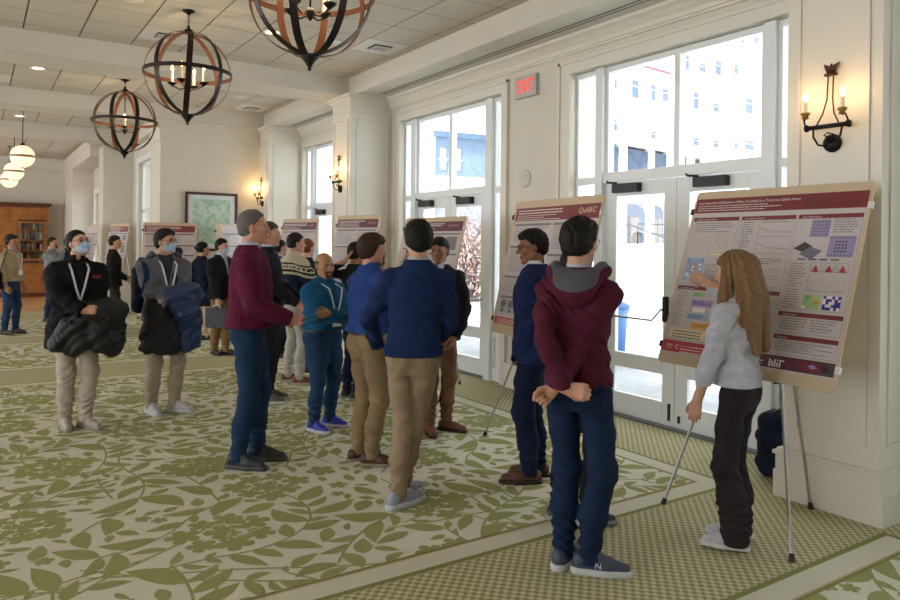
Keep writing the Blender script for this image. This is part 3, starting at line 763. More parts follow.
M_can = mat('lit_downlight', '#fff1dc', 0.4, var=0, emit=5, ecol='#ffe2b8')
for x, y, on, lab in ((0.71, 11.55, 1, 'lit recessed downlight near the second beam'), (0.70, 16.2, 1, 'lit recessed downlight beyond the second beam'), (2.8, 7.97, 1, 'lit recessed downlight behind the nearest chandelier'),
                      (3.62, 11.8, 0, 'unlit recessed downlight beyond the first beam'), (2.6, 11.2, 0, 'unlit recessed downlight right of the farthest chandelier'), (1.27, 7.7, 0, 'unlit recessed downlight at the top edge of the photo')):
    root = empty('downlight', (x, y, ZT - 0.001), label=lab, cat='downlight', group='recessed downlights')
    mb = MB(); n = 24; 
    vs = [(r * math.cos(2 * math.pi * k / n), r * math.sin(2 * math.pi * k / n), z) for r, z in ((0.11, 0.0), (0.11, -0.006), (0.075, -0.006), (0.075, 0.0)) for k in range(n)]
    mb.add(vs, [(i * n + k, i * n + (k + 1) % n, (i + 1) * n + (k + 1) % n, (i + 1) * n + k) for i in range(3) for k in range(n)]); mb.build('trim_ring', M_vent, root)
    mb = MB(); mb.lathe([(0.0, -0.003), (0.074, -0.003), (0.074, -0.001)], n=n); mb.build('lens', M_can if on else M_vent, root)
for x, y in ((1.66, 11.07), (3.55, 7.87)):
    mb = MB(); mb.lathe([(0.05, 0), (0.05, -0.012), (0.015, -0.03), (0, -0.03)], n=16); o = mb.build('smoke_detector', M_vent, smooth=True); o.location = (x, y, ZT)
    tag(o, 'small white ceiling detector ' + ('left of the farthest chandelier' if x < 2 else 'beside the nearest chandelier'), 'detector')
# framed picture
root = empty('framed_map', (0, 13.33, 0), label='framed green relief map in a dark wooden frame on the far wall', cat='picture')
x0, x1, z0, z1 = 3.12, 4.05, 1.46, 2.52
mb = MB()
for a, b, c, d in ((x0, z0, x1, z0 + 0.045), (x0, z1 - 0.045, x1, z1), (x0, z0 + 0.045, x0 + 0.045, z1 - 0.045), (x1 - 0.045, z0 + 0.045, x1, z1 - 0.045)): mb.box(a, -0.045, b, c, 0.0, d)
mb.build('frame', mat('mahogany_frame', '#3e2419', 0.4, var=0.2, scale=10), root, bevel=0.004)
MB().box(x0 + 0.045, -0.02, z0 + 0.045, x1 - 0.045, -0.005, z1 - 0.045).build('mat_board', mat('mat_board', '#d3d8de', 0.6), root)
def mapmat():
    m = bpy.data.materials.new('green_relief_map'); m.use_nodes = True; n = m.node_tree.nodes; l = m.node_tree.links; b = n['Principled BSDF']; b.inputs['Roughness'].default_value = 0.35
    t = n.new('ShaderNodeTexCoord'); z = n.new('ShaderNodeTexNoise'); z.inputs['Scale'].default_value = 5; z.inputs['Detail'].default_value = 6; z.inputs['Distortion'].default_value = 2.5
    r = n.new('ShaderNodeValToRGB'); e = r.color_ramp.elements; e[0].position = 0.38; e[0].color = lin('#8fb39b'); e[1].position = 0.52; e[1].color = lin('#aecdb6'); q = e.new(0.60); q.color = lin('#c3c7cf')
    l.new(t.outputs['Object'], z.inputs['Vector']); l.new(z.outputs['Fac'], r.inputs['Fac']); l.new(r.outputs[0], b.inputs['Base Color']); return m
MB().box(x0 + 0.13, -0.025, z0 + 0.14, x1 - 0.13, -0.019, z1 - 0.12).build('map_sheet', mapmat(), root)
# bookcase with books
M_wd = mat('walnut_veneer', '#a0652f', 0.35, var=0.3, scale=5); M_wd2 = mat('walnut_dark', '#5b3218', 0.4, var=0.2, scale=6)
root = empty('bookcase', (-0.72, 23.72, 0), label='tall walnut bookcase cabinet with glazed shelves against the far wall', cat='bookcase')
Wd = 2.5; mb = MB()
mb.box(0, 0, 0, Wd, 0.5, 0.12, 1); mb.box(0.02, 0.03, 0.12, Wd - 0.02, 0.5, 0.98); mb.box(0.0, 0.0, 0.96, Wd, 0.5, 1.0, 1)
mb.box(0.02, 0.05, 1.0, 1.72, 0.5, 2.2); mb.box(1.72, 0.45, 1.0, Wd - 0.02, 0.5, 2.2); mb.box(Wd - 0.07, 0.05, 1.0, Wd - 0.02, 0.5, 2.2)
mb.box(0.02, 0.05, 2.2, Wd - 0.02, 0.5, 2.56)
for k, (d, za, zb) in enumerate(((0.0, 2.56, 2.6), (0.04, 2.6, 2.64), (0.07, 2.64, 2.68))): mb.box(-d, -d, za, Wd + d, 0.5, zb, 1)
for z_ in (1.3, 1.6, 1.9): mb.box(1.72, 0.1, z_, Wd - 0.07, 0.45, z_ + 0.025)
mb.build('carcass', [M_wd, M_wd2], root)
for x0, x1, z0, z1 in ((0.06, 0.86, 0.16, 0.92), (0.9, 1.68, 0.16, 0.92), (1.74, 2.42, 0.16, 0.92), (0.06, 0.86, 1.04, 2.16), (0.9, 1.68, 1.04, 2.16), (0.06, 0.86, 2.24, 2.52), (0.9, 1.68, 2.24, 2.52), (1.74, 2.42, 2.24, 2.52)):
    mb = MB(); mb.box(x0, 0.025, z0, x1, 0.05, z1); mb.box(x0 + 0.09, 0.012, z0 + 0.08, x1 - 0.09, 0.025, z1 - 0.08)
    d_ = mb.build('door', M_wd, root, bevel=0.005)
    if z0 < 2: m2 = MB(); m2.lathe([(0, 0.0), (0.012, -0.02), (0, -0.022)], (x1 - 0.04, 0.025, (z0 + z1) / 2), 8, axis='Y'); m2.build('knob', M_brass, d_)
gd = MB()
for a, b, c, d in ((1.74, 1.04, 2.42, 1.09), (1.74, 2.11, 2.42, 2.16), (1.74, 1.09, 1.79, 2.11), (2.37, 1.09, 2.42, 2.11)): gd.box(a, 0.025, b, c, 0.05, d)
for k in range(1, 3): gd.box(1.79 + k * 0.193 - 0.006, 0.028, 1.09, 1.79 + k * 0.193 + 0.006, 0.045, 2.11)
for z_ in (1.34, 1.6, 1.86): gd.box(1.79, 0.028, z_, 2.37, 0.045, z_ + 0.012)
gdo = gd.build('glazed_door', M_wd, root); MB().box(1.79, 0.036, 1.09, 2.37, 0.04, 2.11).build('glass', M_glass, gdo)
rb = random.Random(4); BC = ['#4a2a2a', '#2c3a58', '#8d8270', '#b8ad94', '#38503f', '#6a3434', '#c9c2b0', '#3b3b46', '#7c5a3a']
bookpos = []
for z_ in (1.0, 1.325, 1.625, 1.925):
    x = 1.73
    while x < 2.38:
        w_ = rb.uniform(0.028, 0.055); h_ = rb.uniform(0.18, 0.25)
        if rb.random() < 0.9: bookpos.append((x, z_, w_, h_, rb.randrange(len(BC))))
        x += w_ + 0.003
for x, z_, w_, h_, ci in bookpos:
    mb = MB(); mb.box(0, 0.16, 0, w_, 0.34, h_); mb.box(0.004, 0.155, h_ * 0.75, w_ - 0.004, 0.16, h_ * 0.8)
    o = mb.build('book', mat('book_cover_%d' % ci, BC[ci], 0.6)); o.location = (-0.72 + x, 23.72, z_)
    cn = ('dark red', 'navy', 'khaki', 'beige', 'green', 'brick-red', 'cream', 'charcoal', 'brown')[ci]; sn = {1.0: 'bottom', 1.325: 'second', 1.625: 'third', 1.925: 'top'}[z_]; seen_b = globals().setdefault('seen_books', {})
    kk = (cn, sn); seen_b[kk] = seen_b.get(kk, 0) + 1
    tag(o, cn + ' book on the ' + sn + ' shelf of the bookcase' + ('' if seen_b[kk] == 1 else ', %s such from the left' % ('second', 'third', 'fourth', 'fifth', 'sixth', 'seventh')[min(5, seen_b[kk] - 2)]), 'book', 'books in the glazed bookcase')
# ---------------------------------------------------------------- poster boards on easels
M_tan = mat('tan_foam_board', '#c0aa8e', 0.7, var=0.02, scale=3); M_paper = mat('poster_paper', '#bdb4b4', 0.45, var=0.0)
M_maroon = mat('print_maroon', '#742c34', 0.4, var=0.0); M_maroon2 = mat('print_dark_maroon', '#5c2c38', 0.4, var=0.0)
M_red = mat('print_red', '#b0323c', 0.4, var=0); M_ink = mat('print_grey_ink', '#77706f', 0.5, var=0); M_ink2 = mat('print_dark_ink', '#3f3b40', 0.5, var=0)
M_lilac = mat('print_lilac', '#9187a8', 0.5, var=0); M_green = mat('print_green', '#93b87a', 0.5, var=0); M_purp = mat('print_purple', '#9a7fbd', 0.5, var=0)
M_orange = mat('print_orange', '#dba050', 0.5, var=0); M_blue = mat('print_navy', '#20308a', 0.5, var=0); M_grey = mat('print_chip_grey', '#6d6b7c', 0.5, var=0)
M_lt = mat('print_white', '#e2dada', 0.5, var=0); M_cream = mat('print_cream', '#d6c6a0', 0.5, var=0); M_pink = mat('print_pink', '#b98a94', 0.5, var=0); M_sky = mat('print_light_blue', '#8fa6c4', 0.5, var=0)
PM = [M_paper, M_maroon, M_maroon2, M_red, M_ink, M_ink2, M_lilac, M_green, M_purp, M_orange, M_blue, M_grey, M_lt, M_cream, M_pink, M_sky]
K = dict(paper=0, maroon=1, dmar=2, red=3, ink=4, dink=5, lilac=6, green=7, purp=8, orange=9, blue=10, grey=11, white=12, cream=13, pink=14, sky=15)
class Sheet(MB):
    """u to the right 0..1, v down 0..1 on a board W x H (metres)"""
    def __init__(s, W, H): super().__init__(); s.W = W; s.H = H
    def q(s, u0, v0, u1, v1, c, L=1):
        y = -0.0035 - 0.0007 * L; W, H = s.W, s.H
        s.add([((u0 - .5) * W, y, (1 - v1) * H), ((u1 - .5) * W, y, (1 - v1) * H), ((u1 - .5) * W, y, (1 - v0) * H), ((u0 - .5) * W, y, (1 - v0) * H)], [(0, 1, 2, 3)], K[c])
    def poly(s, pts, c, L=2):
        y = -0.0035 - 0.0007 * L
        s.add([((u - .5) * s.W, y, (1 - v) * s.H) for u, v in pts], [tuple(range(len(pts)))], K[c])
    def line(s, pts, w, c, L=3):
        for a, b in zip(pts[:-1], pts[1:]):
            dx, dy = (b[0] - a[0]) * s.W, (b[1] - a[1]) * s.H; l = math.hypot(dx, dy) or 1; nx, ny = -dy / l * w / s.W / 2, dx / l * w / s.H / 2
            s.poly([(a[0] - nx, a[1] - ny), (b[0] - nx, b[1] - ny), (b[0] + nx, b[1] + ny), (a[0] + nx, a[1] + ny)], c, L)
    def text(s, t, u, v, size, c, L=3, width=None, bold=0.0, italic=0):
        vv, f, w = text_geo(t, size, bold); k = (width * s.W / w) if width else 1.0; y = -0.0035 - 0.0007 * L
        s.add([((u - .5) * s.W + a * k + b * italic, y, (1 - v) * s.H + b) for a, b in vv], f, K[c])
    def para(s, u0, v0, u1, v1, pitch=0.0125, c='ink', seed=0, th=0.35):
        r = random.Random(seed * 7 + int(u0 * 100)); v = v0
        while v < v1:
            e = u1 - (r.random() ** 2) * (u1 - u0) * 0.45; u = u0
            while u < e:
                l = r.uniform(0.008, 0.03); s.q(u, v, min(u + l, e), v + pitch * th, c, 2); u += l + 0.004
            v += pitch
    def box(s, u0, v0, u1, v1, c='ink', w=0.0015, L=2):
        s.line([(u0, v0), (u1, v0), (u1, v1), (u0, v1), (u0, v0)], w, c, L)
    def plot(s, u0, v0, u1, v1, kind=0, seed=0, c='dink'):
        s.line([(u0, v0), (u0, v1), (u1, v1)], 0.0018, 'dink')
        r = random.Random(seed); n = 14
        if kind == 0:
            p = [(u0 + (u1 - u0) * i / n, v0 + (v1 - v0) * (0.15 + 0.5 * (1 - math.exp(-i / 3.0)) + r.uniform(-.05, .05))) for i in range(n + 1)]
            s.line(p, 0.0015, c)
            for a, b in p[::1]: s.line([(a, b - 0.008), (a, b + 0.01)], 0.0012, 'ink')
        elif kind == 1: s.line([(u0 + (u1 - u0) * i / n, v1 - (v1 - v0) * (0.1 + 0.75 * (i / n) ** 1.5) + 0.006 * math.sin(i)) for i in range(n + 1)], 0.0018, c)
        else:
            for i in range(9):
                a = u0 + (u1 - u0) * (i + .7) / 9.5; h = r.uniform(0.3, 0.7); s.line([(a, v1), (a, v0 + (v1 - v0) * h)], 0.0015, 'lilac')

def board(BL, BR, up, H, label, group='poster boards', maker=None, thick=0.006):
    """foam board whose lower corners are BL, BR and whose plane rises along up"""
    BL, BR, up = Vector(BL), Vector(BR), Vector(up).normalized(); D = (BR - BL); W = D.length; D.normalize()
    up = (up - D * up.dot(D)).normalized(); n = up.cross(D)        # n = into the board (away from viewer)
    c = (BL + BR) / 2
    M = Matrix(((D.x, n.x, up.x, c.x), (D.y, n.y, up.y, c.y), (D.z, n.z, up.z, c.z), (0, 0, 0, 1)))
    root = empty('poster_board', mw=M, label=label, cat='poster board', group=group)
    mb = MB(); r = 0.03; pts = []
    for cx, cz, a0 in ((W / 2 - r, r, -90), (W / 2 - r, H - r, 0), (-W / 2 + r, H - r, 90), (-W / 2 + r, r, 180)):
        for k in range(5): a = R(a0 + 22.5 * k); pts.append((cx + r * math.cos(a), cz + r * math.sin(a)))
    mb.prism(pts, -0.003, thick, 'Y'); mb.build('backing_board', M_tan, root)
    s = Sheet(W, H); maker(s); s.build('printed_poster', PM, root, fix=False)
    cl = MB()
    for sx in (-1, 1):
        for zz in (0.1, 0.9): cl.box(sx * (W / 2) - 0.018, -0.012, zz * H - 0.02, sx * (W / 2) + 0.012 , thick + 0.006, zz * H + 0.02)
    for k, (sx, zz) in enumerate(((-1, .1), (1, .1), (-1, .88), (1, .88))):
        c1 = MB(); c1.box(sx * (W / 2) - 0.016, -0.010, zz * H - 0.02, sx * (W / 2) + 0.010, thick + 0.006, zz * H + 0.02)
        c1.build('clip', (M_black if k in (0, 2) else mat('clear_clip', '#cdccca', 0.3)), root, bevel=0.002)
    return root, M, W, H
def easel(f1, f2, f3, top, rest, label, group='folding easels'):
    """aluminium tripod easel: two front feet, one back foot, the head and the height of the board pegs"""
    f1, f2, f3, top = Vector(f1), Vector(f2), Vector(f3), Vector(top)
    o = empty('tripod_easel', (f1 + f2 + f3) / 3, label=label, cat='easel', group=group); off = (f1 + f2 + f3) / 3
    for i, f in enumerate((f1, f2, f3)):
        mb = MB(); a, b = f - off, top - off; m = a.lerp(b, 0.42); mb.tube([a, m], 0.0095, 10); mb.tube([m, b], 0.0125, 10); mb.tube([m - (b - a) * 0.01, m + (b - a) * 0.01], 0.0155, 10)
        leg = mb.build('leg', M_alu, o, smooth=False)
        mb = MB(); mb.tube([a - (b - a).normalized() * 0.0, a + (b - a).normalized() * 0.04], [0.017, 0.0135], 10); mb.build('rubber_foot', M_black, leg)
        if i < 2:
            t = rest / top.z; p = a.lerp(b, t); dr = (f1 + f2) / 2 - f3; dr.z = 0; dr.normalize()
            mb = MB(); mb.tube([p, p + dr * 0.06, p + dr * 0.06 + Vector((0, 0, 0.02))], 0.006, 6); mb.build('board_peg', M_black, leg)
    mb = MB(); mb.tube([top - off - Vector((0, 0, 0.04)), top - off + Vector((0, 0, 0.03))], 0.028, 10); mb.build('head', M_black, o)
    return o

def easel_for(bd, label):
    root, M, W, H = bd; D, n, up, c = [Vector(M.col[i][:3]) for i in range(4)]
    z0 = c.z; P_ = lambda u, h, d: c + D * u + up * h + n * d
    k = -z0 / up.z; f1, f2 = P_(-W * .42, k, .03), P_(W * .42, k, .03); top = P_(0, H * .86, .06); nh = Vector((n.x, n.y, 0)).normalized()
    f3 = Vector((top.x, top.y, 0)) + nh * min(.36, (13.29 - top.y) / max(nh.y, .01) - .02 if top.y < 13.3 and top.x > 2.5 and nh.y > .5 else .36); f1.z = f2.z = 0
    return easel(f1, f2, f3, top, z0 - .015, label)

def poster_main(s):
    q, T, P_, B, L = s.q, s.text, s.para, s.box, s.line
    q(.012, .045, .985, .945, 'paper', 0)
    q(.012, .045, .985, .130, 'maroon', 1)
    T('Learning-based Calibration of Flux Crosstalk in a Transmon Qubit Array', .03, .077, .024, 'white', width=.62)
    P_(.03, .088, .60, .122, .013, 'white', 3, .28)
    T('Q', .665, .106, .062, 'dmar', bold=.004); T('u', .70, .106, .046, 'dmar', bold=.004); T('ARC', .728, .106, .056, 'dmar', bold=.004); T('2023', .868, .116, .043, 'dmar', italic=.2)
    L([(.672, .112), (.86, .109)], .002, 'dmar')
    def sec(u0, v0, u1, v1, t):
        q(u0, v0, u1, v0 + .021, 'maroon', 1); B(u0, v0, u1, v1, 'dmar', .0015)
        if t: T(t, u0 + .02, v0 + .016, .014, 'white')
    # first column
    sec(.022, .158, .318, .548, 'The Flux Crosstalk Problem'); P_(.04, .19, .30, .25, .0125, seed=1)
    for u in (.06, .135):
        L([(u + .025 * math.cos(a) , .29 + .022 * math.sin(a)) for a in [i * .45 for i in range(12)]], .0015, 'dink'); L([(u + .03, .31), (u + .03, .355)], .0015, 'dink')
    L([(.20 + .012 * i, .31 - .05 * math.sin(i * .52)) for i in range(8)], .0015, 'dink'); L([(.20 + .012 * i, .31 - .03 * math.cos(i * .8)) for i in range(8)], .0015, 'dink')
    q(.19, .355, .30, .378, 'cream'); P_(.20, .362, .29, .372, .01, seed=9)
    q(.035, .395, .155, .53, 'sky'); r = random.Random(2)
    for _ in range(26):
        a, b = r.uniform(.04, .135), r.uniform(.40, .51); q(a, b, a + .018, b + .012, 'pink' if r.random() < .7 else 'white', 2)
    L([(.045, .40), (.075, .45)], .004, 'dmar'); L([(.15, .40), (.142, .43)], .004, 'dmar')
    L([(.18 + .009 * i, .40 + .008 * math.sin(i * 1.4)) for i in range(10)], .0015, 'dink'); P_(.17, .43, .30, .53, .0125, seed=5)
    sec(.022, .56, .318, .865, 'Learning Procedure'); P_(.03, .59, .10, .78, .0125, seed=6)
    for (u0, v0, u1, v1, c) in ((.13, .592, .215, .618, 'green'), (.135, .635, .275, .672, 'purp'), (.125, .712, .265, .745, 'sky'), (.165, .76, .30, .80, 'orange')): q(u0, v0, u1, v1, c); P_(u0 + .012, v0 + .01, u1 - .012, v1 - .008, .011, 'dink', 8)
    q(.155, .680, .235, .703, 'white'); L([(.143, .677), (.143, .706)], .004, 'dmar'); L([(.248, .677), (.248, .706)], .004, 'dmar'); L([(.13, .77), (.13, .79), (.155, .79)], .004, 'orange')
    q(.04, .805, .27, .855, 'cream'); P_(.06, .815, .25, .85, .016, 'dink', 12)
    # second column
    sec(.335, .158, .645, .548, 'Formulation of Protocol'); P_(.35, .19, .42, .34, .0125, seed=11)
    P_(.46, .178, .62, .20, .0125, seed=21); s.plot(.45, .205, .635, .272, 0, 1); s.plot(.45, .285, .635, .365, 0, 2); P_(.36, .39, .62, .42, .0125, seed=13)
    s.plot(.36, .43, .62, .50, 1, 3); s.plot(.36, .46, .62, .54, 1, 4)
    sec(.335, .56, .645, .865, 'Results'); P_(.36, .60, .62, .66, .0125, seed=14); s.plot(.37, .68, .63, .76, 1, 5); P_(.36, .78, .62, .85, .0125, seed=15)
    # third column
    sec(.66, .158, .978, .64, 'Experimental Results')
    q(.735, .185, .83, .275, 'lilac')
    for i in range(6):
        for j in range(5): q(.745 + .0145 * i, .195 + .0165 * j, .751 + .0145 * i, .201 + .0165 * j, 'dink', 2)
    P_(.845, .185, .965, .26, .0125, seed=16)
    q(.84, .27, .965, .375, 'lilac')
    for i in range(8): 
        for v in (.276, .364): q(.845 + .0145 * i, v, .851 + .0145 * i, v + .006, 'dink', 2)
    for i in range(4):
        for j in range(4): q(.872 + .0155 * i, .295 + .0155 * j, .880 + .0155 * i, .304 + .0155 * j, 'dink', 2)
    s.poly([(.665, .335), (.72, .30), (.765, .325), (.715, .352)], 'dink'); s.poly([(.70, .362), (.75, .325), (.815, .345), (.765, .392)], 'grey', 3)
    L([(.735, .275), (.675, .325)], .001, 'ink'); L([(.83, .275), (.81, .34)], .001, 'ink')
    for i, c in enumerate(('dink', 'blue', 'blue', 'dink')): q(.70 + .055 * i, .385, .74 + .055 * i, .392, c, 2)
    P_(.67, .41, .755, .53, .0125, seed=17); s.plot(.775, .405, .965, .45, 3, 1)
    for u in (.80, .865, .93): s.poly([(u - .018, .45), (u, .415), (u + .018, .45)], 'red', 3); B(u - .027, .405, u + .027, .45, 'ink')
    s.plot(.775, .462, .965, .545, 2, 7); P_(.67, .54, .75, .63, .0125, seed=18)
    r = random.Random(5)
    q(.772, .565, .855, .632, 'green', 1); q(.868, .565, .952, .632, 'blue', 1)
    for _ in range(16):
        i, j = r.randrange(6), r.randrange(5); q(.772 + i * .0138, .565 + j * .0134, .7858 + i * .0138, .5784 + j * .0134, ('cream', 'orange', 'white')[r.randrange(3)] if r.random() < .6 else 'green', 2)
        i, j = r.randrange(6), r.randrange(5); q(.868 + i * .0138, .565 + j * .0134, .8818 + i * .0138, .5784 + j * .0134, 'white', 2)
    sec(.66, .655, .978, .755, 'Ongoing Work'); P_(.675, .685, .81, .745, .0125, seed=19); P_(.83, .685, .965, .745, .0125, seed=20)
    sec(.66, .768, .978, .862, 'References'); P_(.675, .80, .965, .85, .011, seed=22)
    # foot band
    q(.012, .872, .985, .935, 'dmar', 1); q(.012, .872, .33, .935, 'red', 2)
    T('C', .10, .918, .042, 'white'); P_(.135, .895, .30, .93, .016, 'white', 30, .4); P_(.04, .895, .08, .92, .01, 'white', 31, .6)
    P_(.54, .89, .64, .925, .014, 'white', 32, .35)
    u = .665
    for i, (h0, h1) in enumerate(((0, 1), (0, .75), (0, 1), (.0, .6), (0, 1))): # institute bars
        q(u + .0135 * i, .928 - .036 * h1, u + .0135 * i + .0085, .928, 'white', 3)
    q(u + .0405, .892, u + .0490, .898, 'white', 3); q(u + .054, .892, u + .078, .899, 'white', 3)
    q(.80, .875, .985, .932, 'blue', 3) if False else None
    s.poly([(.79, .905), (.86, .882), (.95, .895), (.975, .915), (.88, .925)], 'maroon', 3); s.poly([(.86, .90), (.885, .892), (.905, .905), (.88, .914)], 'purp', 4); q(.93, .88, .978, .93, 'dink', 3)
def poster_plain(top='maroon', seed=0, cols=2, logo=True, frame=(.03, .05, .97, .93), fig=True, foot=True, title=True):
    def f(s):
        a, b, c, d = frame; q, P_ = s.q, s.para
        q(a, b, c, d, 'paper', 0); q(a, b, c, b + .10, top, 1)
        if title: P_(a + .03, b + .018, a + (c - a) * .72, b + .05, .02, 'white', seed, .4); P_(a + .03, b + .058, a + (c - a) * .6, b + .09, .015, 'white', seed + 1, .3)
        if logo: s.text('QuARC', a + (c - a) * .76, b + .055, .045, 'cream' if top != 'dmar' else 'pink', width=.17)
        if foot: q(a, d - .05, c, d, 'red', 1); P_(a + .03, d - .037, a + .3, d - .012, .012, 'white', 4, .4)
        w = (c - a) / cols; r = random.Random(seed)
        for i in range(cols):
            u0 = a + w * i + .015; u1 = a + w * (i + 1) - .015; v = b + .12
            while v < d - .14:
                h = r.uniform(.13, .22); h = min(h, d - .07 - v); s.box(u0, v, u1, v + h, 'ink', .0012); q(u0, v, u1, v + .018, 'ink' if seed % 2 else top, 1)
                if fig and r.random() < .45:
                    P_(u0 + .015, v + .03, u1 - (u1 - u0) * .5, v + h - .015, .0125, 'ink', r.randrange(99))
                    x0 = u1 - (u1 - u0) * .45
                    if r.random() < .5: s.plot(x0, v + .03, u1 - .02, v + h - .02, r.randrange(3), 3)
                    else: q(x0, v + .035, u1 - .03, v + h - .02, 'ink', 2)
                else: P_(u0 + .015, v + .03, u1 - .015, v + h - .015, .0125, 'ink', r.randrange(99))
                v += h + .015
    return f
def poster_second(s):
    poster_plain('maroon', 3, 2, False, (.03, .055, .985, .93))(s)
    s.text('QuARC', .77, .115, .06, 'cream', width=.18)
    s.q(.66, .22, .74, .30, 'maroon', 4); s.poly([(.30, .60), (.38, .54), (.38, .62), (.31, .66)], 'sky', 4)
    for u in (.10, .20):
        s.poly([(u + .035 * math.cos(a), .78 + .03 * math.sin(a)) for a in [i * .524 for i in range(12)]], 'grey', 4)
        s.poly([(u - .02, .82), (u + .02, .82), (u, .85)], 'dink', 4)
    s.poly([(.28, .80), (.36, .76), (.37, .83), (.30, .86)], 'grey', 4)

board((3.765, 3.205, .872), (3.735, 2.02, .872), (.385, .09, 1.12), 1.19, 'large research poster on tan foam board titled Learning-based Calibration of Flux Crosstalk', maker=poster_main)
easel((3.642, 3.044, 0), (3.545, 2.125, 0), (4.37, 2.5, 0), (4.16, 2.66, 1.86), .86, 'aluminium tripod easel under the poster the woman points at')
board((3.625, 4.86, .90), (3.475, 3.68, .90), (.25, .02, 1.09), 1.12, 'research poster on tan board behind the man in the navy suit', maker=poster_second)
easel((3.64, 4.95, 0), (3.52, 3.75, 0), (4.25, 4.25, 0), (3.95, 4.3, 1.8), .89, 'aluminium tripod easel under the poster behind the navy-suited man')
bd = board((4.05, 7.45, .86), (4.13, 6.30, .86), (.25, 0, 1.06), 1.10, 'research poster with dark maroon header behind the man in the black suit', maker=poster_plain('dmar', 1, 2))
easel_for(bd, 'aluminium tripod easel under the poster behind the black-suited man')
bd = board((3.95, 9.05, .88), (4.20, 8.28, .88), (.24, .02, 1.12), 1.15, 'poster board with broad maroon header between the bearded man and the pier', maker=poster_plain('dmar', 5, 2))
easel_for(bd, 'aluminium tripod easel under the poster left of the bearded man')
bd = board((3.82, 10.80, .88), (4.02, 9.88, .88), (.22, 0, 1.1), 1.13, 'poster board with maroon header behind the man in the patterned sweater', maker=poster_plain('dmar', 7, 2))
easel_for(bd, 'aluminium tripod easel under the poster behind the patterned sweater')
bd = board((3.30, 11.62, .84), (4.28, 12.42, .84), (-.05, .14, 1.1), 1.10, 'poster board with a narrow white sheet, in front of the framed map', maker=poster_plain('paper', 9, 2, False, (.12, .03, .97, .95), title=False))
easel_for(bd, 'aluminium tripod easel under the poster before the framed map')
bd = board((2.34, 12.95, .84), (3.16, 12.70, .84), (.02, .16, 1.1), 1.12, 'poster board with brown header band behind the masked man with backpack', maker=poster_plain('maroon', 12, 2, False))
easel_for(bd, 'aluminium tripod easel under the poster behind the masked man with backpack')
bd = board((2.18, 16.3, .84), (2.42, 15.5, .84), (.16, .05, 1.1), 1.15, 'narrow-looking poster board seen edge-on beside the farther pier', maker=poster_plain('maroon', 15, 2, False))
easel_for(bd, 'aluminium tripod easel under the poster beside the farther pier')
bd = board((1.93, 17.9, .84), (2.05, 17.0, .84), (.16, .05, 1.1), 1.15, 'pale poster board at the left, farthest along the window side', maker=poster_plain('paper', 17, 2, False, title=False))
easel_for(bd, 'aluminium tripod easel under the farthest poster on the window side')
